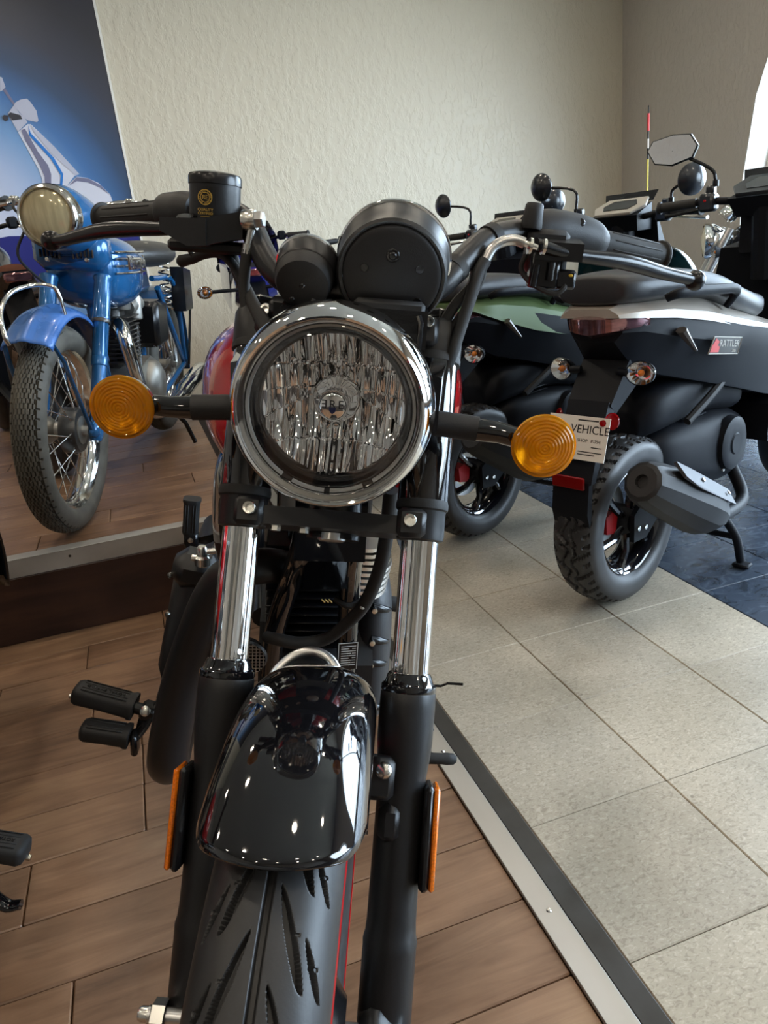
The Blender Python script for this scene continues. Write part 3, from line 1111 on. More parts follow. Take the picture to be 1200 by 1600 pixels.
g = G(FH)
NX = 150
cols = []
for i in range(NX + 1):
    x = 0.0695 * math.sin(-PI / 2 + PI * i / NX)
    h = math.sqrt(max(1e-9, 0.0697 ** 2 - x * x))
    cols.append([(LC[0] + x, bowl(x, -h + 2 * h * j / 70), LC[2] - h + 2 * h * j / 70) for j in range(71)])
g.rings(cols, False, False)
g.build('mirror_bowl', 'reflector', head, ang=25)
g = G(FH)
g.lathe([(0.0, -0.090), (0.0115, -0.0895), (0.0135, -0.088), (0.0148, -0.085), (0.0148, -0.080), (0.0125, -0.077), (0.0125, -0.066), (0.0165, -0.060), (0.0215, -0.057), (0.0240, -0.052), (0.0245, -0.046), (0.0225, -0.040), (0.0200, -0.030)], LC, (0, 1, 0), 48)
g.build('bulb_shield', 'chrome', head)
XT = FH @ T(LC[0], -0.0902, LC[2]) @ Rm('X', 90)
eg = G(XT)
eg.prism([(-0.0035, -0.0005), (0.0035, -0.0005), (0.003, -0.0045), (0.0, -0.0072), (-0.003, -0.0045)], 0.0002, 0.0008)
M['emblem_blue'] = mat('emblem_blue', '232a55', 0.3)
M['emblem_dark'] = mat('emblem_dark', '1c1c22', 0.3)
eg.build('emblem', 'emblem_blue', head)
for ch, dx, sx in (('E', -0.0080, -1), ('R', 0, 1), ('E', 0.0080, 1)):
    text('emblem_letter', ch, 0.0115, XT @ T(dx, 0.0020, 0), 'emblem_dark', head, 0.0005, sx=sx)
for s in (-1, 1):
    g = G(FH)
    g.hull([(s * x, y, z) for (x, y, z) in ((0.092, -0.055, 0.02), (0.092, -0.055, 0.085), (0.098, 0.02, 0.02), (0.098, 0.02, 0.085), (0.106, -0.05, 0.025), (0.106, -0.05, 0.08), (0.112, 0.02, 0.02), (0.112, 0.02, 0.085))])
    g.build('headlight_ear', 'gloss_black', bike)

# --- turn signals
for s in (-1, 1):
    zc = 0.0285 if s < 0 else 0.022
    st = G(FH)
    st.tube([(0.104 * s, -0.035, 0.031), (0.115 * s, -0.037, 0.031), (0.148 * s, -0.040, 0.029)], 0.0132, 20)
    sig = st.build('turn_signal', 'matte_black', bike)
    g = G(FH)
    g.tube([(0.146 * s, -0.040, 0.029), (0.170 * s, -0.042, 0.028), (0.196 * s, -0.040, zc)], [0.0118, 0.0110, 0.0105], 20)
    g.lathe([(0.0, 0.024), (0.012, 0.022), (0.022, 0.012), (0.029, -0.004), (0.0308, -0.014), (0.0308, -0.020)], (0.2135 * s, -0.040, zc), (0, 1, 0), 40)
    g.build('signal_body', 'gloss_black', sig)
    g = G(FH)
    g.lathe([(0.0, -0.004), (0.012, -0.006), (0.022, -0.012), (0.029, -0.019)], (0.2135 * s, -0.040, zc), (0, 1, 0), 36)
    g.build('signal_mirror', 'zinc', sig)
    prof = [(0.0318, -0.0175), (0.0325, -0.0195), (0.0322, -0.0235)]
    nr = 9
    for i in range(nr * 4, -1, -1):
        r = 0.030 * i / (nr * 4)
        base = -0.0245 - 0.0060 * (1 - (r / 0.030) ** 2)
        prof.append((r, base - 0.0011 * abs(math.sin(PI * i / 4))))
    g = G(FH)
    g.lathe(prof, (0.2135 * s, -0.040, zc), (0, 1, 0), 56)
    g.build('signal_lens', 'lens_amber', sig, ang=20, label='round amber lens with concentric rings')

# --- instruments
tilt = math.radians(17)
GA = Vector((0, math.cos(tilt), math.sin(tilt)))
g = G(FH)
GC = Vector((0.0475, 0.0, 0.170))
g.lathe([(0.0, 0.0), (0.046, 0.0), (0.0495, 0.002), (0.0510, 0.006)], GC, GA, 64)
g.box((0.0475, 0.002, 0.130), (0.074, 0.012, 0.036), b=0.004)
clk = g.build('speedometer', 'matte_black', bike)
g = G(FH)
g.lathe([(0.0512, 0.005), (0.0545, 0.004), (0.0570, 0.007), (0.0575, 0.024), (0.0580, 0.026), (0.0600, 0.052)], GC, GA, 64)
g.build('housing', 'satin_black', clk)
g = G(FH)
g.lathe([(0.0600, 0.052), (0.0618, 0.053), (0.0622, 0.057), (0.0605, 0.061), (0.0560, 0.061)], GC, GA, 64)
g.build('rim', 'chrome', clk)
g = G(FH)
g.lathe([(0.0, 0.058), (0.0565, 0.058)], GC, GA, 48)
g.build('dial', 'sticker', clk)
up = GA.cross(Vector((1, 0, 0)))
for (dx, dz) in ((0.0, 0.022), (0.028, 0.010), (-0.028, 0.008), (0.028, -0.024)):
    g = G(FH)
    p = GC + Vector((1, 0, 0)) * dx + Vector((0, -math.sin(tilt), math.cos(tilt))) * dz
    r = 0.0065 if dz > 0.02 else 0.0042
    g.lathe([(r, -0.0006), (r * 1.15, 0.0004), (r, 0.0012)], p, GA, 20)
    g.lathe([(0, -0.0002), (r * 0.95, -0.0002)], p, GA, 20)
    if dz > 0.02:
        g.lathe([(0, -0.0028), (0.003, -0.0026), (0.0042, -0.0012), (0.0042, 0)], p, GA, 16)
    g.build('screw_recess', 'black_metal', clk)
g = G(FH)
PC = Vector((-0.0435, 0.0, 0.155))
tl2 = math.radians(26)
PA = Vector((0, math.cos(tl2), math.sin(tl2)))
g.lathe([(0.0, 0.0), (0.022, 0.0), (0.0270, 0.002), (0.0300, 0.010), (0.0305, 0.020)], PC, PA, 48)
pod = g.build('navigation_pod', 'matte_black', bike)
g = G(FH)
g.lathe([(0.0308, 0.019), (0.0318, 0.021), (0.0325, 0.042)], PC, PA, 48)
g.build('housing', 'satin_black', pod)
g = G(FH)
g.lathe([(0.0325, 0.042), (0.0338, 0.043), (0.0338, 0.047), (0.030, 0.048)], PC, PA, 48)
g.build('rim', 'chrome', pod)
g = G(FH)
g.lathe([(0, 0.046), (0.031, 0.046)], PC, PA, 40)
g.build('dial', 'sticker', pod)
for (dx, dz) in ((0, 0.0), (-0.011, -0.016), (0.011, -0.016)):
    g = G(FH)
    p = PC + Vector((dx, 0, 0)) + Vector((0, -math.sin(tl2), math.cos(tl2))) * dz
    g.lathe([(0, -0.0014), (0.0022, -0.0012), (0.0032, 0.0002), (0.0038, 0.0005)], p, PA, 16)
    g.build('screw', 'black_metal', pod)
g = G(FH)
g.hull([(x, y, z) for x in (-0.066, -0.02) for (y, z) in ((0.0, 0.110), (0.0, 0.132), (0.03, 0.112), (0.03, 0.138))])
g.hull([(x, y, z) for x in (-0.002, 0.088) for (y, z) in ((-0.004, 0.100), (-0.004, 0.139), (0.02, 0.105), (0.02, 0.142))])
g.tube([(0.078, -0.006, 0.135), (0.081, -0.006, 0.128), (0.081, -0.004, 0.07)], 0.003, 8)
g.box((0.0, 0.06, 0.125), (0.17, 0.05, 0.03), b=0.006)
g.build('instrument_bracket', 'black_metal', bike)

# --- handlebar and controls
HB = [(-0.352, 0.276, 0.205), (-0.299, 0.240, 0.211), (-0.236, 0.200, 0.216), (-0.175, 0.155, 0.220), (-0.140, 0.125, 0.220), (-0.118, 0.104, 0.207), (-0.103, 0.085, 0.186), (-0.086, 0.068, 0.166), (-0.060, 0.058, 0.153), (0.0, 0.056, 0.150), (0.070, 0.056, 0.150), (0.100, 0.062, 0.163), (0.128, 0.095, 0.194), (0.159, 0.135, 0.217), (0.207, 0.170, 0.227), (0.241, 0.190, 0.228), (0.293, 0.222, 0.221), (0.346, 0.255, 0.215), (0.39, 0.281, 0.2105)]
g = G(FH)
g.tube(HB, 0.0142, 18, 5)
bar = g.build('handlebar', 'satin_black', bike)
for a, b in (((0.112, 0.077, 0.177), (0.118, 0.084, 0.183)), ((0.152, 0.127, 0.213), (0.160, 0.136, 0.218))):
    g = G(FH)
    g.tube([a, b], 0.0162, 18)
    g.build('band', 'rubber', bar)
for s in (-1, 1):
    a, b = (Vector((-0.246, 0.206, 0.2155)), Vector((-0.356, 0.278, 0.2045))) if s < 0 else (Vector((0.300, 0.226, 0.2205)), Vector((0.403, 0.290, 0.209)))
    g = G(FH)
    d = (b - a)
    L = d.length
    prof = [(0.0140, 0), (0.0162, 0.001), (0.0166, 0.006), (0.0164, L * 0.5), (0.0166, L * 0.93), (0.0168, L * 0.95), (0.0200, L * 0.955), (0.0210, L * 0.975), (0.0200, L * 0.995), (0.017, L), (0.006, L + 0.001), (0.005, L - 0.002), (0, L - 0.002)]
    g.lathe(prof, a, d, 28)
    A_ = axis_frame(a, d)
    for k in range(9):
        an = 2 * PI * k / 9
        g.box((0.0164 * math.cos(an), 0.0164 * math.sin(an), L * 0.50), (0.0022, 0.0022, L * 0.74), A_, b=0.0008)
    g.build('grip', 'rubber', bar)
# brake side (its right)
FBR = FH @ T(0.0085, -0.030, -0.0005)
g = G(FH)
g.tube([(-0.250, 0.208, 0.216), (-0.243, 0.204, 0.217), (-0.215, 0.186, 0.219), (-0.196, 0.172, 0.221)], [0.019, 0.024, 0.025, 0.020], 22, 4)
g.build('throttle_housing', 'matte_black', bike)
g = G(FBR)
g.hull([(-0.224, 0.112, 0.198), (-0.224, 0.112, 0.212), (-0.224, 0.150, 0.198), (-0.224, 0.150, 0.212), (-0.168, 0.095, 0.186), (-0.168, 0.095, 0.214), (-0.168, 0.150, 0.184), (-0.168, 0.150, 0.214), (-0.190, 0.098, 0.184), (-0.205, 0.105, 0.190)])
g.hull([(-0.172, 0.098, 0.186), (-0.172, 0.098, 0.214), (-0.130, 0.105, 0.196), (-0.130, 0.105, 0.224), (-0.130, 0.15, 0.196), (-0.130, 0.15, 0.224), (-0.172, 0.15, 0.186), (-0.172, 0.15, 0.214)])
g.box((-0.176, 0.14, 0.184), (0.09, 0.03, 0.014), b=0.004)
BRK = True
mc = g.build('master_cylinder', 'satin_black', bike)
g = G(FBR)
g.lathe([(0.0, 0.0075), (0.009, 0.0075), (0.011, 0.005), (0.011, 0.0)], (-0.196, 0.118, 0.208), (0, -0.3, 1), 20)
g.build('lever_pivot', 'black_metal', mc)
g = G(FBR)
g.lathe([(0.0225, 0.208), (0.0275, 0.214), (0.0284, 0.218), (0.0284, 0.249)], (-0.1685, 0.128, 0.0), (0, 0.05, 1), 40)
res = g.build('reservoir', 'satin_black', mc)
g = G(FBR)
g.lathe([(0.0284, 0.249), (0.0296, 0.2495), (0.0296, 0.2575), (0.0280, 0.2605), (0.020, 0.2625), (0.0, 0.2635)], (-0.1685, 0.128, 0.0), (0, 0.05, 1), 40)
g.build('reservoir_cap', 'black_metal', res)
g = G(FBR)
R_ = []
for i in range(9):
    a = math.radians(-118 + 48 * i / 8)
    x, y = -0.1685 + 0.0288 * math.cos(a), 0.1392 + 0.0288 * math.sin(a)
    R_.append([(x, y, 0.2135), (x, y + 0.0015, 0.2465)])
g.rings(R_, False, False)
g.build('sticker', 'sticker', res)
SX = FBR @ T(-0.1706, 0.1092, 0.0) @ Rm('Z', -4) @ Rm('X', 90)
for k, (rr, rw) in enumerate(((0.0076, 0.0009), (0.0050, 0.0006))):
    g = G(SX)
    g.lathe([(rr - rw / 2, 0.0006), (rr + rw / 2, 0.0006), (rr + rw / 2, 0.001), (rr - rw / 2, 0.001), (rr - rw / 2, 0.0006)], (-0.0012, 0.2355, 0), (0, 0, 1), 36)
    g.build('gold_ring', 'gold_ink', res)
for k in range(24):
    a = 2 * PI * k / 24
    if k % 6 == 5:
        continue
    g = G(SX @ T(-0.0012 + 0.0063 * math.cos(a), 0.2355 + 0.0063 * math.sin(a), 0.0006) @ Rm('Z', math.degrees(a)))
    g.box((0, 0, 0.0002), (0.0011, 0.0007, 0.0003))
    if k == 0:
        eg = g
    else:
        eg.v += g.v
        o_ = len(eg.v) - len(g.v)
        eg.f += [tuple(i + o_ for i in f) for f in g.f]
eg.build('ring_lettering', 'gold_ink', res, kind='stuff')
text('gold_letters', 'RE', 0.0062, SX @ T(-0.0012, 0.2355, 0.0008), 'gold_ink', res, 0.0002)
text('gold_letters', 'QUALITY', 0.0042, SX @ T(-0.0010, 0.2228, 0.0008), 'gold_ink', res, 0.0002)
text('gold_letters', 'CERTIFIED', 0.0037, SX @ T(-0.0010, 0.2190, 0.0008), 'gold_ink', res, 0.0002)
g = G(SX)
g.box((-0.001, 0.2158, 0.0008), (0.011, 0.0004, 0.0003))
g.build('gold_line', 'gold_ink', res)
LV = [(-0.172, 0.104, 0.206), (-0.195, 0.108, 0.203), (-0.222, 0.122, 0.199), (-0.265, 0.145, 0.1965), (-0.310, 0.172, 0.192), (-0.350, 0.200, 0.184), (-0.385, 0.225, 0.176), (-0.408, 0.238, 0.173)]
g = G(FH)
g.tube(LV, [0.009, 0.0082, 0.0086, 0.0100, 0.0116, 0.0112, 0.0098, 0.0088, 0.0082], 14, 5, flat=0.85)
g.ell((-0.412, 0.240, 0.1725), (0.0132, 0.0132, 0.0132))
g.build('brake_lever', 'black_metal', bike)
g = G(FH)
g.lathe([(0.0105, 0), (0.0112, 0.001), (0.0112, 0.014), (0.0105, 0.015), (0.0, 0.015)], (-0.122, 0.080, 0.2140), (1, -0.1, 0.12), 28)
g.cyl((-0.112, 0.078, 0.206), (-0.1165, 0.079, 0.186), 0.0048, n=14)
g.cyl((-0.116, 0.079, 0.190), (-0.1175, 0.079, 0.180), 0.0066, n=14)
bj = g.build('banjo_fitting', 'zinc', bike)
g = G(FH)
g.lathe([(0.0092, 0), (0.0095, 0.001), (0.0095, 0.007), (0.008, 0.0085), (0.0, 0.0085)], (-0.1070, 0.079, 0.2160), (1, -0.1, 0.12), 6)
g.build('banjo_bolt', 'steel', bj)
g = G(FH)
g.tube([(-0.1170, 0.079, 0.184), (-0.119, 0.079, 0.165), (-0.120, 0.078, 0.145), (-0.115, 0.072, 0.115), (-0.105, 0.060, 0.085), (-0.092, 0.04, 0.05), (-0.075, 0.03, -0.02)], 0.0066, 12, 6)
g.build('brake_hose', 'rubber', bike)
g = G(FH)
g.tube([(-0.200, 0.150, 0.166), (-0.180, 0.140, 0.174), (-0.160, 0.130, 0.176), (-0.141, 0.113, 0.166), (-0.122, 0.090, 0.146), (-0.104, 0.062, 0.124), (-0.083, 0.025, 0.106), (-0.065, 0.0, 0.085)], [0.006, 0.0056, 0.0056, 0.0056, 0.006, 0.0075, 0.0085, 0.0085], 12, 6)
g.tube([(-0.217, 0.158, 0.162), (-0.214, 0.156, 0.163), (-0.196, 0.148, 0.168)], [0.005, 0.0075, 0.006], 12)
g.tube([(-0.205, 0.15, 0.19), (-0.196, 0.145, 0.17), (-0.18, 0.14, 0.18)], 0.003, 8, 5)
g.tube([(-0.150, 0.135, 0.185), (-0.140, 0.12, 0.165), (-0.120, 0.10, 0.13), (-0.105, 0.08, 0.08)], 0.0075, 10, 5)
g.build('throttle_cable', 'rubber', bike)
# clutch side (its left)
g = G(FH)
g.tube([(0.200, 0.166, 0.227), (0.212, 0.173, 0.228), (0.232, 0.185, 0.229), (0.268, 0.207, 0.226), (0.290, 0.220, 0.222), (0.302, 0.228, 0.220)], [0.018, 0.0225, 0.0255, 0.026, 0.0245, 0.019], 24, 4)
g.box((0.225, 0.155, 0.205), (0.05, 0.03, 0.05), b=0.006)
sw = g.build('switch_housing', 'matte_black', bike)
g = G(FH)
g.lathe([(0.0062, 0), (0.0062, 0.003), (0.005, 0.004), (0, 0.004)], (0.2665, 0.185, 0.2395), (0, -0.75, 0.65), 18)
g.build('horn_button', 'black_metal', sw)
g = G(FH)
g.lathe([(0.012, 0.0), (0.0128, 0.003), (0.0110, 0.022), (0.0105, 0.027), (0.0090, 0.029), (0.0, 0.029)], (0.2035, 0.15, 0.228), (0.05, 0.1, 1), 24)
g.build('mirror_plug', 'matte_black', sw)
g = G(FH)
g.hull([(x, y, z) for x in (0.208, 0.262) for (y, z) in ((0.118, 0.196), (0.118, 0.216), (0.150, 0.196), (0.150, 0.222))])
g.box((0.222, 0.135, 0.184), (0.034, 0.024, 0.040), b=0.003)
g.box((0.248, 0.135, 0.176), (0.024, 0.020, 0.022), b=0.003)
g.cyl((0.228, 0.12, 0.194), (0.228, 0.12, 0.174), 0.0045)
g.cyl((0.212, 0.12, 0.19), (0.210, 0.12, 0.166), 0.004)
pr = g.build('clutch_perch', 'black_metal', bike)
M['yellow_mark'] = mat('yellow_paint_mark', 'c9a52c', 0.5)
for p in ((0.234, 0.1165, 0.209), (0.253, 0.1255, 0.181)):
    g = G(FH)
    g.ell(p, (0.0032, 0.0012, 0.002), 10, 6)
    g.build('paint_mark', 'yellow_mark', pr)
g = G(FH)
g.tube([(0.206, 0.105, 0.209), (0.199, 0.102, 0.2105), (0.190, 0.100, 0.2125)], 0.0036, 10)
for x in (0.196, 0.2115):
    g.lathe([(0.004, 0), (0.0092, 0.0005), (0.0092, 0.0038), (0.004, 0.0045)], (x, 0.1035, 0.2102), (1, 0.1, -0.1), 14)
g.build('cable_adjuster', 'zinc', pr)
g = G(FH)
g.tube([(0.191, 0.100, 0.2125), (0.180, 0.100, 0.2150), (0.167, 0.098, 0.2125), (0.156, 0.094, 0.205), (0.148, 0.089, 0.190)], 0.0060, 12, 6)
cc = g.build('clutch_cable', 'steel', bike)
g = G(FH)
g.tube([(0.1485, 0.0893, 0.191), (0.142, 0.083, 0.178), (0.135, 0.073, 0.150), (0.126, 0.062, 0.115), (0.118, 0.052, 0.085), (0.10, 0.05, 0.03)], [0.0075, 0.0072, 0.007, 0.007, 0.007], 12, 6)
g.build('cable_sleeve', 'rubber', cc)
g = G(FH)
g.tube([(0.200, 0.140, 0.200), (0.196, 0.138, 0.185), (0.205, 0.130, 0.172), (0.222, 0.125, 0.163), (0.238, 0.124, 0.160), (0.247, 0.125, 0.166), (0.248, 0.13, 0.172)], 0.0032, 8, 6)
g.tube([(0.150, 0.115, 0.195), (0.148, 0.10, 0.17), (0.135, 0.085, 0.145), (0.118, 0.068, 0.12), (0.105, 0.06, 0.09)], 0.0035, 8, 6)
g.tube([(0.14, 0.105, 0.19), (0.138, 0.095, 0.165), (0.118, 0.078, 0.14), (0.10, 0.066, 0.105)], 0.0065, 8, 6)
g.build('switch_wire', 'rubber', bike)
CV = [(0.205, 0.112, 0.212), (0.240, 0.124, 0.2055), (0.268, 0.140, 0.2030), (0.310, 0.165, 0.2010), (0.345, 0.188, 0.1970), (0.385, 0.213, 0.190), (0.420, 0.232, 0.1855), (0.436, 0.240, 0.1835)]
g = G(FH)
g.tube(CV, [0.009, 0.0082, 0.0086, 0.0100, 0.0114, 0.0110, 0.0098, 0.0090, 0.0084], 14, 5, flat=0.85)
g.ell((0.4385, 0.241, 0.1830), (0.0132, 0.0132, 0.0132))
g.build('clutch_lever', 'black_metal', bike)

# --- tank, frame, engine, exhaust, pegs (body frame)
def loft(g, secs, n=36, p=2.6, mid=None):
    """secs: (y, cx, cz, half width, half height) superellipse sections across y"""
    R = []
    for (y, cx, cz, a, b) in secs:
        row = []
        for j in range(n):
            t = 2 * PI * j / n
            c, s = math.cos(t), math.sin(t)
            row.append((cx + a * abs(c) ** (2 / p) * (1 if c >= 0 else -1), y, cz + b * abs(s) ** (2 / p) * (1 if s >= 0 else -1)))
        R.append([Vector(q) for q in row])
    g.rings(R)
    return g


def smooth_secs(secs, k=5):
    n = len(secs)
    out = []
    for i in range(n - 1):
        p0, p1, p2, p3 = secs[max(i - 1, 0)], secs[i], secs[i + 1], secs[min(i + 2, n - 1)]
        for j in range(k):
            t = j / k
            out.append(tuple(0.5 * (2 * b + (c - a) * t + (2 * a - 5 * b + 4 * c - d) * t * t + (3 * b - a - 3 * c + d) * t ** 3) for a, b, c, d in zip(p0, p1, p2, p3)))
    out.append(secs[-1])
    return out


g = G(FB)
loft(g, smooth_secs([(0.110, 0.004, 0.868, 0.100, 0.08), (0.125, 0.004, 0.868, 0.130, 0.10), (0.18, 0.006, 0.868, 0.166, 0.120), (0.28, 0.010, 0.868, 0.192, 0.128), (0.40, 0.012, 0.865, 0.195, 0.122), (0.52, 0.008, 0.85, 0.160, 0.10), (0.62, 0.0, 0.835, 0.10, 0.08)]), 48, 2.5)
tank = g.build('fuel_tank', 'red_paint', bike, ang=60)
g = G(FB)
g.lathe([(0.04, 0), (0.042, 0.006), (0.036, 0.012), (0, 0.014)], (0.01, 0.36, 0.982), (0, 0, 1), 28)
g.build('filler_cap', 'chrome', tank)
M['badge'] = mat('tank_badge', '1b1b1d', 0.3)
for s in (-1, 1):
    g = G(FB)
    g.ell((0.010 + 0.176 * s, 0.36, 0.885), (0.006, 0.045, 0.012))
    g.build('tank_badge', 'badge', tank)
for s in (-1, 1):                                               # gloss black shrouds under the tank
    g = G(FB)
    loft(g, smooth_secs([(0.14, 0.125 * s, 0.70, 0.012, 0.05), (0.22, 0.142 * s, 0.70, 0.020, 0.085), (0.34, 0.145 * s, 0.69, 0.022, 0.09), (0.46, 0.135 * s, 0.70, 0.012, 0.06)]), 24, 2.4)
    g.build('frame_shroud', 'gloss_black', bike, ang=60)
for pts in ([(-0.028, 0.06, 0.75), (-0.036, 0.12, 0.68), (-0.048, 0.2, 0.60), (-0.068, 0.24, 0.50), (-0.076, 0.28, 0.38), (-0.078, 0.36, 0.26), (-0.078, 0.6, 0.24), (-0.078, 0.8, 0.26)],
            [(0.030, 0.06, 0.75), (0.036, 0.12, 0.70), (0.041, 0.2, 0.60), (0.047, 0.24, 0.46), (0.052, 0.28, 0.36), (0.056, 0.36, 0.25), (0.06, 0.6, 0.24), (0.06, 0.8, 0.26)]):
    g = G(FB)
    g.tube(pts, 0.0165, 14, 5)
    g.build('downtube', 'gloss_black', bike)
g = G(FB)
g.hull([(x, y, z) for x in (-0.045, 0.045) for (y, z) in ((0.055, 0.78), (0.05, 0.70), (0.14, 0.70), (0.14, 0.78))])
g.hull([(x, y, z) for x in (-0.03, 0.03) for (y, z) in ((0.10, 0.715), (0.12, 0.63), (0.19, 0.625), (0.22, 0.70))])
g.tube([(0, 0.1, 0.78), (0, 0.5, 0.76), (0, 0.9, 0.72)], 0.022, 12)
g.build('frame_gusset', 'gloss_black', bike)
g = G(FB)
g.lathe([(0.007, 0), (0.007, 0.005), (0, 0.006)], (0.008, 0.128, 0.637), (0, -1, -0.1), 16)
g.build('brass_screw', 'brass', bike)
for k in range(3):
    g = G(FB)
    g.tube([(-0.004 + 0.005 * k, 0.124, 0.612), (0.001 + 0.005 * k, 0.124, 0.607)], 0.0012, 6)
    g.build('brass_thread', 'brass', bike)
# finned cylinder
M['bright_alu'] = mat('machined_aluminium', (0.88, 0.88, 0.86), 0.3, 0.9)
fins = G(FB)
for k in range(13):
    z = 0.462 + k * 0.0145
    fins.box((-0.010, 0.335, z), (0.150, 0.16, 0.0042), b=0.0015)
fins.box((0.008, 0.34, 0.55), (0.12, 0.11, 0.20), b=0.01)
fins.build('finned_cylinder', 'black_metal', bike)
for k in range(9):
    z = 0.545 + k * 0.0105
    hw = 0.062 - 0.0018 * abs(k - 4)
    g = G(FB)
    R_ = []
    for a in range(-70, 71, 10):
        t = math.radians(a)
        R_.append((0.062 + hw * math.cos(t) * 0.98, 0.335 + 0.075 * math.sin(t), z))
    g.rings([[Vector((x * 0.4 + 0.030, y, zz + dz)) if i == 0 else Vector((x, y, zz + dz)) for i, dz in ((0, -0.0030), (1, -0.0030), (1, 0.0030), (0, 0.0030))] for (x, y, zz) in R_])
    g.build('machined_fin', 'bright_alu', bike)
# crankcase and covers
g = G(FB)
g.hull([(x, y, z) for x in (-0.095, 0.095) for (y, z) in ((0.28, 0.34), (0.27, 0.42), (0.32, 0.475), (0.66, 0.47), (0.70, 0.30), (0.60, 0.22), (0.36, 0.22))])
g.build('crankcase', 'matte_black', bike)
g = G(FB)
R_ = []
for (z, k, yo) in ((0.250, 0.50, 0.05), (0.262, 0.80, 0.025), (0.30, 0.95, 0.008), (0.36, 1.0, 0.0), (0.44, 1.0, 0.0), (0.50, 0.97, 0.005), (0.545, 0.86, 0.018), (0.565, 0.62, 0.04)):
    R_.append([Vector((0.060 + (x - 0.060) * k, y + yo * (1 if y < 0.45 else -1), z)) for (x, y) in ((0.060, 0.33), (0.078, 0.298), (0.094, 0.288), (0.110, 0.292), (0.123, 0.306), (0.132, 0.33), (0.138, 0.38), (0.141, 0.46), (0.135, 0.58), (0.11, 0.64), (0.060, 0.65))])
g.rings(R_)
M['cover_charcoal'] = mat('charcoal_cover', (0.030, 0.031, 0.034), 0.42, bump=0.08, bscale=600)
ec = g.build('engine_cover', 'cover_charcoal', bike, ang=60)
for z in (0.515, 0.455, 0.412, 0.325):
    g = G(FB)
    g.tube([(0.090, 0.2905, z + 0.004), (0.104, 0.2925, z), (0.118, 0.3015, z - 0.006), (0.126, 0.313, z - 0.010)], [0.0085, 0.0075, 0.005, 0.001], 12, 3)
    g.build('cover_slot', 'black_metal', ec)
    g = G(FB)
    g.lathe([(0.0048, 0), (0.0048, 0.006), (0, 0.007)], (0.092, 0.282, z + 0.003), (0.1, -1, 0), 12)
    g.build('cover_bolt', 'zinc', ec)
g = G(FB)
g.cyl((0.130, 0.36, 0.492), (0.163, 0.36, 0.487), 0.0135, n=16)
g.build('cover_plug', 'rubber', ec)
# hoses and label on the right downtube
g = G(FB)
g.tube([(0.070, 0.04, 0.80), (0.072, 0.065, 0.73), (0.070, 0.10, 0.665), (0.058, 0.135, 0.60), (0.036, 0.16, 0.555), (0.008, 0.175, 0.522), (-0.030, 0.18, 0.512), (-0.062, 0.19, 0.512), (-0.08, 0.22, 0.50)], 0.0095, 12, 6)
hs = g.build('breather_hose', 'rubber', bike)
g = G(FB)
g.ell((0.055, 0.128, 0.598), (0.004, 0.003, 0.003), 10, 6)
g.build('paint_mark', 'white_ink', hs)
g = G(FB)
g.tube([(0.02, 0.205, 0.575), (0.04, 0.198, 0.568), (0.062, 0.20, 0.572), (0.078, 0.21, 0.584)], [0.005, 0.007, 0.007, 0.004], 8, 5)
g.lathe([(0, 0.004), (0.0085, 0.004), (0.0085, 0)], (0.0605, 0.193, 0.569), (0, -1, 0), 14)
g.build('hose_clip', 'rubber', hs)
PL = FB @ frame_from((0.047, 0.222, 0.466), Vector((0.97, 0.10, 0.03)).normalized(), Vector((-0.03, -0.28, 0.96)).normalized(), Vector((0.09, -0.95, -0.28)).normalized())
g = G(PL)
g.box((0, 0, 0), (0.031, 0.060, 0.001))
lb = g.build('data_plate', 'sticker', bike)
g = G(PL)
for (x, y, a, b) in ((0, 0.0292, 0.031, 0.0012), (0.0151, 0, 0.001, 0.060), (-0.0151, 0, 0.001, 0.060)):
    g.box((x, y, 0.0008), (a, b, 0.0004))
for k in range(9):
    w_ = (0.019, 0.013, 0.022, 0.016)[k % 4]
    g.box((-0.011 + w_ / 2, 0.022 - k * 0.0052, 0.0008), (w_, 0.0013, 0.0004))
    g.box((0.0095, 0.022 - k * 0.0052, 0.0008), (0.006, 0.0013, 0.0004))
g.build('plate_print', 'white_ink', lb, kind='stuff')
# horn with its mesh
g = G(FB)
g.lathe([(0.0, 0.02), (0.026, 0.018), (0.033, 0.004), (0.034, 0), (0.031, -0.003)], (-0.112, 0.20, 0.475), (0, 1, 0.2), 28)
hn = g.build('horn', 'black_metal', bike)
g = G(FB)
for k in range(-5, 6):
    h = math.sqrt(max(0, 0.030 ** 2 - (k * 0.0055) ** 2))
    g.box((-0.112 + k * 0.0055, 0.197, 0.475), (0.0011, 0.0012, 2 * h))
    g.box((-0.112, 0.197, 0.475 + k * 0.0055), (2 * h, 0.0012, 0.0011))
g.build('horn_mesh', 'steel', hn, kind='stuff')
# exhaust on its right side
g = G(FB)
g.tube([(-0.05, 0.26, 0.60), (-0.085, 0.215, 0.622), (-0.130, 0.205, 0.615), (-0.160, 0.215, 0.575), (-0.190, 0.235, 0.49), (-0.215, 0.25, 0.40), (-0.235, 0.262, 0.30), (-0.245, 0.278, 0.235), (-0.25, 0.32, 0.195), (-0.252, 0.40, 0.185), (-0.252, 0.7, 0.19), (-0.252, 0.85, 0.20)], [0.026, 0.027, 0.028, 0.030, 0.032, 0.034, 0.035, 0.035, 0.035, 0.035], 24, 6)
ex = g.build('exhaust_pipe', 'satin_black', bike)
g = G(FB)
g.tube([(-0.252, 0.82, 0.20), (-0.255, 0.88, 0.205), (-0.262, 1.3, 0.25), (-0.262, 1.36, 0.257)], [0.036, 0.048, 0.050, 0.046], 24)
g.build('silencer', 'satin_black', ex)
g = G(FB)
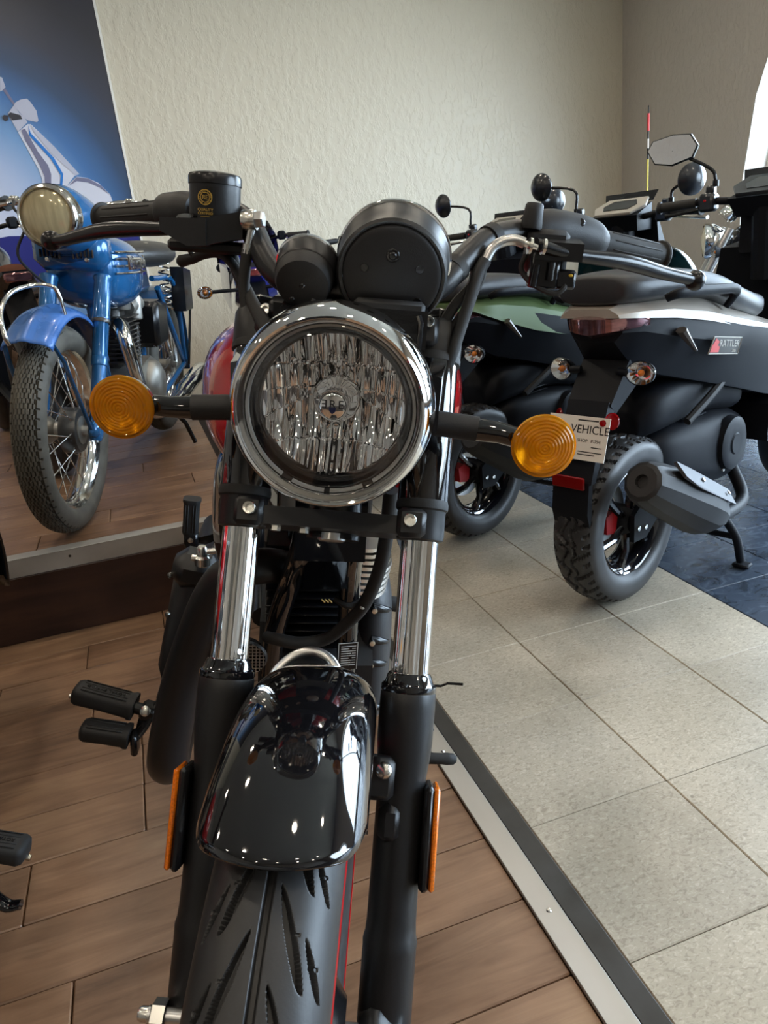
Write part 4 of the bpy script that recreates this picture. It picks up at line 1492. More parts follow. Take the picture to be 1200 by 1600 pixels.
g.hull([(-0.205, 0.50, 0.50), (-0.255, 0.52, 0.48), (-0.225, 0.50, 0.48), (-0.285, 0.47, 0.27), (-0.255, 0.46, 0.24), (-0.28, 0.60, 0.27), (-0.25, 0.64, 0.47), (-0.20, 0.62, 0.50), (-0.298, 0.51, 0.28), (-0.268, 0.54, 0.46)])
cc2 = g.build('clutch_cover', 'satin_black', bike, ang=50)
g = G(FB)
g.box((-0.222, 0.525, 0.480), (0.090, 0.085, 0.070), rot=Rm('Y', 12), b=0.022)
g.build('cover_hump', 'satin_black', cc2)
for p in ((-0.268, 0.505, 0.475), (-0.272, 0.49, 0.40), (-0.268, 0.458, 0.275)):
    g = G(FB)
    g.lathe([(0.0055, 0), (0.0055, 0.005), (0, 0.006)], p, (-0.7, -0.7, 0.1), 12)
    g.build('cover_bolt', 'zinc', cc2)
# rider peg, brake pedal
PG = FB @ T(-0.373, 0.395, 0.277) @ Rm('Y', 13) @ Rm('Z', -7)


def peg_rubber(F, L, wd, ht, name, parent):
    g = G(F)
    R = []
    for (x, s) in ((-L / 2, 0.55), (-L / 2 + 0.003, 0.86), (-L / 2 + 0.010, 1.0), (0, 0.96), (L / 2 - 0.010, 1.0), (L / 2 - 0.006, 1.10), (L / 2, 1.08)):
        row = []
        for j in range(28):
            t = 2 * PI * j / 28
            c, q = math.cos(t), math.sin(t)
            row.append(Vector((x, wd / 2 * s * abs(c) ** 0.6 * (1 if c >= 0 else -1), ht / 2 * s * abs(q) ** 0.6 * (1 if q >= 0 else -1))))
        R.append(row)
    g.rings(R)
    o = g.build(name, 'rubber', parent, ang=50)
    for k in (-2, -1, 1, 2):
        g = G(F)
        g.box((0.0, k * wd * 0.155, ht / 2 * 0.97), (L * 0.74, 0.0022, 0.0028), b=0.0008)
        g.build('rubber_rib', 'rubber', o)
    return o


g = G(PG)
g.cyl((0.04, 0, 0), (0.085, 0, -0.004), 0.011)
g.box((0.082, 0.004, -0.004), (0.030, 0.036, 0.030), b=0.006)
pm = g.build('rider_footpeg', 'black_metal', bike)
pr_ = peg_rubber(PG, 0.112, 0.050, 0.036, 'peg_rubber', pm)
text('peg_lettering', 'ROYAL ENFIELD', 0.0098, PG @ T(0.0, 0.0, 0.0182) @ Rm('Z', 180), 'black_metal', pm, 0.0006)
g = G(PG)
g.lathe([(0.0095, 0), (0.0095, 0.004), (0.006, 0.006), (0, 0.006)], (0.078, -0.013, 0.006), (0, -1, 0.5), 16)
g.build('peg_pin', 'zinc', pm)
g = G(PG)
g.lathe([(0.005, 0), (0.005, 0.01), (0, 0.011)], (-0.052, 0, -0.012), (-1, 0, -0.1), 10)
g.build('peg_bolt', 'zinc', pm)
g = G(FB)
g.hull([(-0.285, 0.41, 0.27), (-0.285, 0.45, 0.27), (-0.24, 0.40, 0.255), (-0.24, 0.46, 0.285), (-0.24, 0.46, 0.24), (-0.29, 0.43, 0.245)])
g.tube([(-0.300, 0.405, 0.262), (-0.312, 0.385, 0.225), (-0.318, 0.37, 0.190)], [0.008, 0.007, 0.005], 8, 3, flat=0.5)
g.tube([(-0.268, 0.42, 0.245), (-0.276, 0.40, 0.205), (-0.280, 0.39, 0.180)], [0.009, 0.008, 0.006], 8, 3, flat=0.5)
g.build('peg_bracket', 'black_metal', bike)
PP = FB @ T(-0.366, 0.360, 0.230) @ Rm('Y', 8) @ Rm('Z', -4)
g = G(FB)
g.tube([(-0.316, 0.36, 0.215), (-0.300, 0.372, 0.235), (-0.285, 0.385, 0.262), (-0.255, 0.41, 0.285)], [0.010, 0.011, 0.010], 10, 4, flat=0.5)
g.box((-0.316, 0.36, 0.208), (0.012, 0.03, 0.044), b=0.004)
g.tube([(-0.284, 0.385, 0.225), (-0.272, 0.385, 0.20), (-0.275, 0.38, 0.185)], 0.006, 8)
pd = g.build('brake_pedal', 'black_metal', bike)
peg_rubber(PP, 0.086, 0.046, 0.032, 'pedal_rubber', pd)
# shift lever on its left
g = G(FB)
g.tube([(0.205, 0.39, 0.145), (0.225, 0.39, 0.142)], 0.007, 10)
g.tube([(0.208, 0.39, 0.145), (0.195, 0.44, 0.18), (0.165, 0.50, 0.235), (0.10, 0.53, 0.27)], 0.009, 8, 4, flat=0.7)
sh = g.build('shift_lever', 'black_metal', bike)
g = G(FB)
g.lathe([(0.006, 0), (0.010, 0.001), (0.0112, 0.006), (0.0108, 0.035), (0.0118, 0.045), (0.0108, 0.058), (0.007, 0.063), (0, 0.064)], (0.228, 0.39, 0.142), (1, 0, -0.06), 14)
g.build('lever_rubber', 'rubber', sh)
g = G(FB)
g.tube([(0.06, 0.50, 0.245), (0.17, 0.49, 0.250), (0.19, 0.475, 0.258)], 0.013, 10)
g.tube([(0.186, 0.47, 0.258), (0.215, 0.47, 0.335)], 0.017, 12)
g.build('rider_footpeg', 'rubber', bike)
g = G(FS)
g.tube([(0.118, 0.03, 0.346), (0.135, 0.028, 0.347), (0.142, 0.024, 0.351), (0.158, 0.018, 0.352)], 0.0016, 6)
g.build('cable_tie', 'black_metal', bike)
# folded pillion peg and its bracket, rear brake bits
PQ = FB @ T(-0.268, 0.80, 0.487) @ Rm('Y', -86) @ Rm('X', 90)
g = G(FB)
g.box((-0.268, 0.80, 0.433), (0.032, 0.03, 0.042), b=0.006)
g.hull([(-0.255, 0.79, 0.44), (-0.255, 0.82, 0.415), (-0.2, 0.80, 0.42), (-0.16, 0.85, 0.40), (-0.16, 0.78, 0.46), (-0.2, 0.78, 0.46)])
pp = g.build('pillion_footpeg', 'black_metal', bike)
peg_rubber(PQ, 0.088, 0.036, 0.036, 'peg_rubber', pp)
g = G(FB)
g.lathe([(0.006, 0), (0.006, 0.003), (0, 0.004)], (-0.268, 0.784, 0.437), (0, -1, 0), 14)
g.build('peg_pin', 'zinc', pp)
g = G(FB)
g.lathe([(0.012, -0.02), (0.014, -0.018), (0.014, -0.004), (0.010, 0.0), (0.010, 0.014), (0.007, 0.018), (0, 0.018)], (-0.205, 0.46, 0.535), (0, 0, 1), 18)
g.tube([(-0.198, 0.46, 0.542), (-0.165, 0.46, 0.546)], 0.006, 10)
g.tube([(-0.224, 0.46, 0.530), (-0.207, 0.46, 0.528)], 0.006, 8)
g.build('brake_union', 'zinc', bike)
# seat and rear end, seen only from a step aside
g = G(FB)
loft(g, smooth_secs([(0.58, 0, 0.80, 0.10, 0.05), (0.70, 0, 0.77, 0.14, 0.045), (0.90, 0, 0.78, 0.16, 0.05), (1.02, 0, 0.84, 0.13, 0.06), (1.25, 0, 0.86, 0.11, 0.045), (1.32, 0, 0.86, 0.08, 0.03)]), 28, 2.8)
g.build('seat', 'rubber', bike, ang=60)
FR_ = FB @ T(0, 1.02, 0.325)
tyre(FR_, 0.320, 0.14, 0.115, lambda t, s: 0.004 if abs(s) < 0.003 else 0.0, 72, 28).build('rear_tyre', 'tyre', bike, ang=60)
g = G(FR_)
g.lathe([(0.215, -0.055), (0.225, -0.06), (0.215, -0.03), (0.20, 0), (0.215, 0.03), (0.225, 0.06), (0.215, 0.055), (0.195, 0), (0.215, -0.055)], d=(1, 0, 0), n=48)
for k in range(5):
    a = 2 * PI * k / 5
    g.tube([(0, 0.04 * math.cos(a), 0.04 * math.sin(a)), (0, 0.20 * math.cos(a), 0.20 * math.sin(a))], 0.016, 8)
g.lathe([(0, -0.09), (0.05, -0.08), (0.05, 0.08), (0, 0.09)], d=(1, 0, 0), n=24)
g.build('rear_rim', 'gloss_black', bike)
g = G(FR_)
g.rings([[(x, -(0.35 + 0.02 * math.cos(x * 18)) * math.cos(math.radians(a)), (0.35 + 0.02 * math.cos(x * 18)) * math.sin(math.radians(a))) for x in (-0.085, -0.07, -0.03, 0.03, 0.07, 0.085)] for a in range(70, 186, 6)], False, False)
g.build('rear_mudguard', 'gloss_black', bike, solid=0.003)
for s in (-1, 1):
    g = G(FB)
    g.tube([(0.10 * s, 0.60, 0.34), (0.115 * s, 1.03, 0.325)], [0.022, 0.018], 10)
    g.build('swingarm', 'black_metal', bike)
    g = G(FB)
    g.tube([(0.135 * s, 1.0, 0.34), (0.135 * s, 0.92, 0.66)], 0.025, 12)
    g.build('shock_absorber', 'black_metal', bike)
g = G(FB)
g.tube([(0.08, 0.55, 0.23), (0.20, 0.60, 0.10), (0.262, 0.62, 0.052)], 0.010, 8)
g.box((0.268, 0.622, 0.053), (0.05, 0.04, 0.006), b=0.001)
g.build('side_stand', 'black_metal', bike)

# ------------------------------------------------------------------ the blue vintage motorcycle on the platform
M['blue_paint'] = mat('old_blue_paint', hexc('1d5f96'), 0.22, 0.25, coat=0.6, var=0.10, vscale=12, rvar=0.05)
M['blue_guard'] = mat('chalky_blue_paint', hexc('3f6cae'), 0.30, 0.1, coat=0.3, var=0.22, vscale=9, rvar=0.1)
M['old_chrome'] = mat('aged_chrome', (0.72, 0.71, 0.68), 0.13, 1.0, var=0.12, vscale=30, rvar=0.06)
M['cast_alu'] = mat('cast_aluminium', (0.36, 0.35, 0.32), 0.45, 0.9, var=0.2, vscale=18)
M['oily_steel'] = mat('oily_dark_steel', (0.075, 0.072, 0.068), 0.35, 0.7, var=0.4, vscale=25)
M['leather'] = mat('worn_black_leather', (0.030, 0.028, 0.026), 0.38, var=0.3, vscale=16, bump=0.15, bscale=120)
M['old_glass'] = mat('yellowed_ribbed_lens', hexc('b8ab86'), 0.12, 0.25, coat=0.8, var=0.18, vscale=14, stretch=(6, 1, 0.6))
h15 = math.radians(15)
VX, VY = Vector((math.cos(h15), -math.sin(h15), 0)), Vector((math.sin(h15), math.cos(h15), 0))
LEAN = Rm('Y', 7)
FV0 = frame_from(Vector((-0.275, 2.555, 0.2735)) - VX * 0.040, VX, VY, Vector((0, 0, 1)))
FV = FV0 @ LEAN
vb = thing('vintage_motorcycle', 'old blue vintage motorcycle with a chromed round headlight, parked on the raised wooden platform', 'motorcycle', FV0, 'showroom motorcycles')
WV = FV @ T(0, 0, 0.330)


def old_tread(t, s):
    a = abs(s)
    L = t * 0.33
    P = 0.030
    if a < 0.034:
        k = round(s / 0.0115)
        off = (0.5 * P if k % 2 else 0)
        u = ((L + off) % P) / P
        wob = 0.0024 * (1 if u < 0.5 else -1)
        edge = (abs(s) % 0.0115)
        if abs(((s + wob * (1 if k % 2 else -1)) / 0.0115) % 1.0 - 0.5) < 0.14:
            return 0.006
        return 0.0
    if a < 0.046:
        u = ((L + (0.5 * P if s > 0 else 0)) % P) / P
        if u < 0.18 or a < 0.0365:
            return 0.006
    return 0.0


tyre(WV, 0.330, 0.096, 0.088, old_tread, 0, 96, 0.95, (math.radians(-95), math.radians(75), 430, 60)).build('front_tyre', 'old_tyre', vb, ang=50)


def wire_wheel(F, parent, Rr, hw, m='old_chrome', ns=36, hub_r=0.045, hub_w=0.055, drum=None):
    g = G(F)
    g.lathe([(Rr + 0.010, -hw), (Rr + 0.013, -hw + 0.003), (Rr + 0.004, -hw + 0.008), (Rr - 0.006, -hw * 0.4), (Rr - 0.012, 0), (Rr - 0.006, hw * 0.4), (Rr + 0.004, hw - 0.008), (Rr + 0.013, hw - 0.003), (Rr + 0.010, hw), (Rr - 0.004, hw - 0.006), (Rr - 0.016, hw * 0.35), (Rr - 0.020, 0), (Rr - 0.016, -hw * 0.35), (Rr - 0.004, -hw + 0.006), (Rr + 0.010, -hw)], d=(1, 0, 0), n=64)
    rim = g.build('wheel_rim', m, parent)
    g = G(F)
    g.lathe([(0, -hub_w - 0.02), (0.014, -hub_w - 0.02), (0.016, -hub_w), (hub_r, -hub_w), (hub_r, -hub_w + 0.006), (hub_r * 0.6, -hub_w * 0.5), (hub_r * 0.6, hub_w * 0.5), (hub_r, hub_w - 0.006), (hub_r, hub_w), (0.016, hub_w), (0.014, hub_w + 0.02), (0, hub_w + 0.02)], d=(1, 0, 0), n=28)
    g.build('hub', 'cast_alu', rim)
    if drum:
        g = G(F)
        g.lathe([(0.0, drum), (drum and 0.068, drum), (0.073, drum - 0.008), (0.073, drum - 0.05), (0, drum - 0.05)], d=(1, 0, 0), n=36)
        g.build('brake_drum', 'oily_steel', rim)
    for k in range(ns):
        s = 1 if k % 2 else -1
        a = 2 * PI * k / ns
        a2 = a + (0.55 if (k // 2) % 2 else -0.55)
        g = G(F)
        g.tube([(s * (hub_w - 0.004), -hub_r * 0.9 * math.cos(a2), hub_r * 0.9 * math.sin(a2)), (s * 0.004, -(Rr - 0.016) * math.cos(a), (Rr - 0.016) * math.sin(a))], 0.0017, 5)
        g.build('spoke', m, rim)
    return rim


wire_wheel(WV, vb, 0.243, 0.032, drum=0.052)
# mudguard with a raised rib, its looped front handle and a flat stay
g = G(WV)
R_ = []
for i in range(41):
    al = math.radians(52 + 98 * i / 40)
    row = []
    for j in range(25):
        q = -1 + j / 12
        r = 0.350 + 0.034 * math.cos(q * PI / 2) ** 0.8 + (0.005 if abs(q) < 0.12 else 0)
        row.append((0.070 * math.sin(q * PI / 2), -r * math.cos(al), r * math.sin(al)))
    R_.append(row)
g.rings(R_, False, False)
vg = g.build('front_mudguard', 'blue_guard', vb, ang=50, solid=0.003)
g = G(WV)
g.tube([(-0.030, -0.255, 0.300), (-0.032, -0.270, 0.325), (-0.048, -0.235, 0.385), (-0.045, -0.16, 0.43), (-0.01, -0.09, 0.448), (0.04, -0.075, 0.445), (0.055, -0.07, 0.420), (0.062, -0.06, 0.365)], 0.0065, 10, 6)
g.build('guard_handle', 'old_chrome', vg)
for s in (-1, 1):
    g = G(WV)
    g.tube([(0.068 * s, -0.20, 0.292), (0.078 * s, -0.16, 0.24), (0.085 * s, -0.01, 0.005)], [0.007, 0.008, 0.008], 8, flat=0.5)
    g.build('guard_stay', 'blue_paint', vg)
RK = Rm('X', -27)                                     # steering rake: fork leans back
FK = WV @ T(0, 0.035, 0) @ RK
for s in (-1, 1):
    g = G(FK)
    g.lathe([(0.0, -0.045), (0.016, -0.045), (0.022, -0.03), (0.0235, 0.0), (0.0235, 0.205), (0.0265, 0.208), (0.0265, 0.235), (0.0245, 0.238)], (0.088 * s, 0, 0), (0, 0, 1), 24)
    g.box((0.088 * s, -0.02, -0.012), (0.034, 0.05, 0.05), b=0.010)
    fl = g.build('fork_leg', 'blue_paint', vb)
    g = G(FK)
    g.lathe([(0.0245, 0.236), (0.0255, 0.24), (0.0255, 0.355), (0.0285, 0.36), (0.0285, 0.375), (0.0275, 0.378), (0.0275, 0.50), (0.0300, 0.505), (0.0300, 0.515)], (0.088 * s, 0, 0), (0, 0, 1), 24)
    g.build('fork_shroud', 'blue_paint', fl)
    g = G(FK)
    g.lathe([(0.0288, 0.352), (0.0298, 0.355), (0.0298, 0.362), (0.0288, 0.365)], (0.088 * s, 0, 0), (0, 0, 1), 24)
    g.build('fork_ring', 'oily_steel', fl)
# headlight nacelle
g = G(FV)
nac = []
for (y, z, a, b) in smooth_secs([(0.105, 0.970, 0.086, 0.086), (0.15, 0.968, 0.096, 0.098), (0.22, 0.955, 0.110, 0.100), (0.30, 0.945, 0.118, 0.085), (0.40, 0.95, 0.10, 0.055), (0.44, 0.955, 0.07, 0.03)]):
    nac.append((y, 0.0, z, a, b))
loft(g, nac, 36, 2.2)
g.box((0, 0.265, 0.872), (0.236, 0.125, 0.125), b=0.034)
nc = g.build('headlight_nacelle', 'blue_paint', vb, ang=50)
HA = Vector((-0.10, -1, -0.02)).normalized()
HC = Vector((-0.006, 0.100, 0.970))
g = G(FV)
g.lathe([(0.084, -0.04), (0.0935, -0.03), (0.0945, -0.015), (0.0915, -0.006), (0.0925, 0.0), (0.0925, 0.010), (0.088, 0.018), (0.082, 0.020), (0.079, 0.016), (0.079, 0.0)], HC, HA, 56)
hv = g.build('headlight_rim', 'old_chrome', nc)
g = G(FV)
g.lathe([(0.080, 0.010), (0.07, 0.017), (0.045, 0.024), (0.02, 0.0275), (0, 0.028)], HC, HA, 40)
g.build('headlight_glass', 'old_glass', hv)
for s in (-1, 1):
    g = G(FV)
    g.lathe([(0.0, 0.008), (0.006, 0.007), (0.009, 0)], (0.062 * s, 0.203, 0.845), (0, -1, 0), 14)
    g.build('fork_bolt', 'zinc', nc)
    for k in range(6):
        g = G(FV)
        x = s * (0.022 + 0.012 * k)
        g.box((x, 0.196 + 0.001 * k, 0.872 - 0.003 * abs(k - 2)), (0.0055, 0.012, 0.040 - 0.003 * k), b=0.002)
        g.build('louvre', 'grout', nc)
g = G(FV)
g.hull([(-0.055, 0.19, 0.845), (0.055, 0.19, 0.845), (0, 0.185, 0.83), (-0.05, 0.2, 0.855), (0.05, 0.2, 0.855), (0, 0.195, 0.842)])
g.build('brow_strip', 'old_chrome', nc)
# bars
g = G(FV)
BP = [(-0.34, 0.44, 0.985), (-0.26, 0.38, 1.012), (-0.17, 0.31, 1.020), (-0.09, 0.30, 1.005), (-0.05, 0.34, 0.995), (0.05, 0.34, 0.995), (0.09, 0.30, 1.005), (0.17, 0.31, 1.020), (0.26, 0.38, 1.012), (0.36, 0.46, 0.985)]
g.tube(BP, 0.0115, 12, 5)
hb2 = g.build('handlebar', 'old_chrome', vb)
for s in (-1, 1):
    g = G(FV)
    g.tube([(0.225 * s, 0.353, 1.015), (0.36 * s, 0.46, 0.985)], 0.0165, 14)
    g.tube([(0.222 * s, 0.350, 1.016), (0.230 * s, 0.356, 1.014)], 0.024, 14)
    g.build('grip', 'rubber', hb2)
    g = G(FV)
    g.tube([(0.185 * s, 0.315, 1.02), (0.20 * s, 0.285, 1.012), (0.27 * s, 0.32, 0.998), (0.36 * s, 0.40, 0.975)], [0.008, 0.006, 0.0055, 0.006], 8, 4)
    g.box((0.185 * s, 0.318, 1.022), (0.03, 0.03, 0.03), b=0.006)
    g.build('control_lever', 'old_chrome', hb2)
for pts in ([(-0.12, 0.28, 0.95), (-0.15, 0.22, 0.99), (-0.17, 0.27, 1.02)], [(-0.10, 0.16, 0.94), (-0.125, 0.13, 0.86), (-0.10, 0.17, 0.80), (-0.06, 0.25, 0.74)]):
    g = G(FV)
    g.tube(pts, 0.0045, 8, 6)
    g.build('control_cable', 'rubber', vb)
# tank with its bright bands and lettering
g = G(FV)
loft(g, smooth_secs([(0.30, 0, 0.82, 0.080, 0.08), (0.33, 0, 0.812, 0.115, 0.110), (0.42, 0, 0.80, 0.142, 0.125), (0.55, 0, 0.795, 0.145, 0.125), (0.70, 0, 0.80, 0.115, 0.10), (0.80, 0, 0.81, 0.065, 0.06)]), 40, 2.8)
vt = g.build('fuel_tank', 'blue_paint', vb, ang=60)
for z in (0.800, 0.823, 0.846, 0.869):
    g = G(FV)
    g.tube([(0.118, 0.325, z), (0.141, 0.385, z), (0.1475, 0.47, z), (0.1475, 0.56, z), (0.134, 0.66, z)], 0.0042, 8, 4)
    g.build('tank_band', 'old_chrome', vt)
text('tank_lettering', 'Triumph', 0.070, FV @ frame_from((0.1515, 0.475, 0.832), (0, 1, 0), (0, 0, 1), (1, 0, 0)), 'old_chrome', vt, 0.003)
# frame, engine, saddle
for pts, r in (([(0, 0.36, 0.90), (0, 0.40, 0.70), (0, 0.46, 0.50), (0, 0.52, 0.30)], 0.020), ([(0, 0.38, 0.88), (0, 0.9, 0.72), (0.0, 1.05, 0.50), (0, 1.0, 0.28)], 0.019), ([(0.10, 1.0, 0.72), (0.11, 1.2, 0.52), (0.11, 1.40, 0.36)], 0.013), ([(-0.10, 1.0, 0.72), (-0.11, 1.2, 0.52), (-0.11, 1.40, 0.36)], 0.013), ([(0.085, 0.52, 0.27), (0.09, 0.95, 0.26), (0.11, 1.40, 0.34)], 0.013), ([(-0.085, 0.52, 0.27), (-0.09, 0.95, 0.26), (-0.11, 1.40, 0.34)], 0.013), ([(0.09, 0.95, 0.76), (0.11, 1.3, 0.72), (0.115, 1.42, 0.36)], 0.012)):
    g = G(FV)
    g.tube(pts, r, 12, 4)
    g.build('frame_tube', 'blue_paint', vb)
g = G(FV)
g.hull([(x, y, z) for x in (-0.10, 0.095) for (y, z) in ((0.50, 0.34), (0.52, 0.42), (0.80, 0.46), (0.98, 0.40), (1.0, 0.26), (0.55, 0.24))])
g.build('crankcase', 'cast_alu', vb)
g = G(FV)
g.lathe([(0.0, 0.045), (0.055, 0.042), (0.092, 0.020), (0.100, 0.0), (0.100, -0.03)], (0.100, 0.80, 0.345), (1, 0, 0.0), 36)
g.build('timing_cover', 'cast_alu', vb)
g = G(FV)
g.box((0, 0.60, 0.56), (0.10, 0.11, 0.24), b=0.02)
g.build('cylinder_barrel', 'oily_steel', vb)
for k in range(11):
    g = G(FV)
    g.box((0, 0.60, 0.47 + k * 0.0165), (0.185, 0.17, 0.005), b=0.002)
    g.build('cooling_fin', 'oily_steel', vb)
for s in (-1, 1):
    g = G(FV)
    g.lathe([(0.036, 0), (0.038, 0.004), (0.038, 0.05), (0.026, 0.064), (0, 0.066)], (0.045 * s, 0.60, 0.66), (0, 0, 1), 20)
    g.build('rocker_box', 'cast_alu', vb)
    g = G(FV)
    g.torus((0.060 * s, 0.512, 0.600), (0.25 * s, -1, -0.1), 0.030, 0.007, 28, 8)
    for k in range(18):
        a = 2 * PI * k / 18
        g.box((0.060 * s + 0.034 * math.cos(a), 0.510, 0.600 + 0.034 * math.sin(a)), (0.006, 0.012, 0.006))
    g.build('exhaust_clamp', 'oily_steel', vb, kind='stuff')
    g = G(FV)
    g.tube([(0.055 * s, 0.53, 0.612), (0.066 * s, 0.485, 0.608), (0.092 * s, 0.452, 0.565), (0.112 * s, 0.465, 0.46), (0.120 * s, 0.505, 0.36), (0.125 * s, 0.58, 0.28), (0.135 * s, 0.75, 0.235), (0.14 * s, 1.0, 0.235), (0.14 * s, 1.1, 0.24)], 0.0265, 16, 6)
    g.tube([(0.14 * s, 1.08, 0.24), (0.142 * s, 1.14, 0.243), (0.145 * s, 1.65, 0.27), (0.145 * s, 1.72, 0.272)], [0.022, 0.04, 0.042, 0.026], 18)
    g.build('exhaust_pipe', 'old_chrome', vb)
g = G(FV)
g.cyl((0.085, 0.66, 0.60), (0.085, 0.66, 0.44), 0.009, n=10)
g.build('pushrod_tube', 'old_chrome', vb)
g = G(FV)
g.tube([(0.05, 0.68, 0.66), (0.06, 0.76, 0.67), (0.06, 0.80, 0.67)], 0.028, 16)
g.lathe([(0.026, -0.05), (0.03, -0.045), (0.03, 0.035), (0.02, 0.05), (0.012, 0.075), (0, 0.078)], (0.06, 0.745, 0.66), (0, 0, 1), 20)
g.build('carburettor', 'cast_alu', vb)
g = G(FV)
g.box((0.06, 0.98, 0.575), (0.12, 0.20, 0.19), b=0.02)
g.build('battery_box', 'black_metal', vb)
g = G(FV)
loft(g, smooth_secs([(0.84, 0, 0.845, 0.035, 0.022), (0.90, 0, 0.85, 0.075, 0.040), (1.02, 0, 0.853, 0.120, 0.052), (1.15, 0, 0.855, 0.150, 0.055), (1.27, 0, 0.86, 0.130, 0.048), (1.32, 0, 0.86, 0.07, 0.020)]), 30, 2.4)
sd = g.build('saddle', 'leather', vb, ang=60)
for s in (-1, 1):
    g = G(FV)
    g.tube([(0.095 * s + 0.024 * math.cos(2 * PI * k / 12), 1.18 + 0.024 * math.sin(2 * PI * k / 12), 0.62 + 0.20 * k / 84) for k in range(85)], 0.0042, 7)
    g.build('saddle_spring', 'old_chrome', sd)
g = G(FV)
g.lathe([(0, 0.003), (0.010, 0.002), (0.012, 0)], (0.06, 1.02, 0.899), (0, 0, 1), 14)
g.build('saddle_rivet', 'zinc', sd)
g = G(FV)
g.hull([(x, y, z) for x in (0.10, 0.16) for (y, z) in ((1.28, 0.80), (1.46, 0.78), (1.48, 0.60), (1.30, 0.60))])
g.build('tool_box', 'black_metal', vb)
WR = FV @ T(0, 1.40, 0.335)
tyre(WR, 0.325, 0.105, 0.09, lambda t, s: 0.004 if abs(s) < 0.03 and abs((s / 0.015) % 1 - 0.5) < 0.12 else 0, 80, 40).build('rear_tyre', 'old_tyre', vb, ang=50)
wire_wheel(WR, vb, 0.237, 0.034, ns=24)
g = G(WR)
g.rings([[(0.075 * math.sin(q), -(0.345 + 0.03 * math.cos(q)) * math.cos(math.radians(a)), (0.345 + 0.03 * math.cos(q)) * math.sin(math.radians(a))) for q in (-1.5, -1.0, -0.5, 0, 0.5, 1.0, 1.5)] for a in range(40, 200, 8)], False, False)
g.build('rear_mudguard', 'blue_paint', vb, ang=50, solid=0.003)
g = G(FV)
g.tube([(0.10, 0.95, 0.24), (0.18, 1.0, 0.13), (0.215, 1.02, 0.035)], 0.010, 8)
g.tube([(0.1, 0.7, 0.26), (0.21, 0.7, 0.255)], 0.014, 10)
g.tube([(0.14, 1.38, 0.34), (0.15, 1.45, 0.60)], 0.006, 8)
g.build('prop_stand', 'black_metal', vb)

# ------------------------------------------------------------------ scooters in a row, seen from behind
M['sc_black'] = mat('scooter_black_plastic', (0.006, 0.007, 0.010), 0.52, spec=0.2, bump=0.08, bscale=600)
M['sc_gloss'] = mat('scooter_gloss_black', (0.006, 0.006, 0.008), 0.08, coat=1.0)
M['sc_silver'] = mat('scooter_pearl_white', hexc('a59d93'), 0.33, 0.2, coat=0.3)
M['sc_green'] = mat('matte_olive_green', hexc('53663f'), 0.42, 0.1)
M['sc_dark'] = mat('scooter_charcoal', hexc('1d2026'), 0.3, 0.1, coat=0.4)
M['sc_teal'] = mat('scooter_dark_teal', hexc('12333a'), 0.14, 0.3, coat=1.0)
M['shield_grey'] = mat('dull_grey_shield', (0.05, 0.05, 0.055), 0.5, 0.3)
M['scoop_grey'] = mat('dull_grey_insert', (0.16, 0.15, 0.14), 0.4, 0.4)
M['sc_seat'] = mat('black_vinyl_seat', (0.022, 0.023, 0.026), 0.42, bump=0.15, bscale=300)
M['dash_grey'] = mat('grey_dash_panel', hexc('a7a39b'), 0.35)
M['plate_white'] = mat('white_card', hexc('dcd8cf'), 0.5)
M['ink'] = mat('black_print', (0.02, 0.02, 0.022), 0.5)
M['mirror_glass'] = mat('mirror_glass', (0.85, 0.86, 0.87), 0.01, 1.0)
M['red_glass'] = mat('smoked_red_lens', hexc('8a5c60'), 0.10, 0.75, coat=1.0, var=0.4, vscale=30, stretch=(1, 1, 4))
M['red_caliper'] = mat('red_caliper', hexc('b5161c'), 0.35)
M['amber_bulb'] = mat('amber_bulb', hexc('d2761c'), 0.2, coat=0.5)


def heading(o, deg):
    h = math.radians(deg)
    return frame_from(o, (math.cos(h), -math.sin(h), 0), (math.sin(h), math.cos(h), 0), (0, 0, 1))


def block_tread(t, s):
    a = abs(s)
    L = t * 0.245
    P = 0.066
    u = ((L + 0.5 * P * (1 if s > 0 else 0) - a * 0.55) % P) / P
    if a < 0.062 and (u < 0.17):
        return 0.008
    if a < 0.028 and abs(a - 0.014 - 0.007 * math.sin(2 * PI * (L / P + (0.25 if s > 0 else 0.75)))) < 0.0030:
        return 0.008
    if 0.028 <= a < 0.060 and abs(u - 0.58) < 0.08 and a > 0.040:
        return 0.006
    return 0.0


def marker(F, c, d, parent, name='rear_signal'):
    """clear oval signal: chrome bowl, amber bulb, clear lens, stalk"""
    A = F @ axis_frame(c, d)
    g = G(A)
    g.lathe([(0.0, -0.045), (0.014, -0.040), (0.026, -0.018), (0.031, 0.0)], n=24, sx=1.25)
    o = g.build(name, 'sc_black', parent)
    g = G(A)
    g.lathe([(0.0, -0.020), (0.016, -0.015), (0.029, 0.002)], n=16, sx=1.25)
    g.build('bowl', 'reflector', o, ang=15)
    g = G(A)
    g.ell((0, 0, -0.004), (0.009, 0.009, 0.010), 12, 8)
    g.build('bulb', 'amber_bulb', o)
    g = G(A)
    g.lathe([(0.031, 0.0), (0.0305, 0.006), (0.024, 0.014), (0.012, 0.019), (0, 0.020)], n=24, sx=1.25)
    g.build('lens', 'lens_clear', o)
    return o


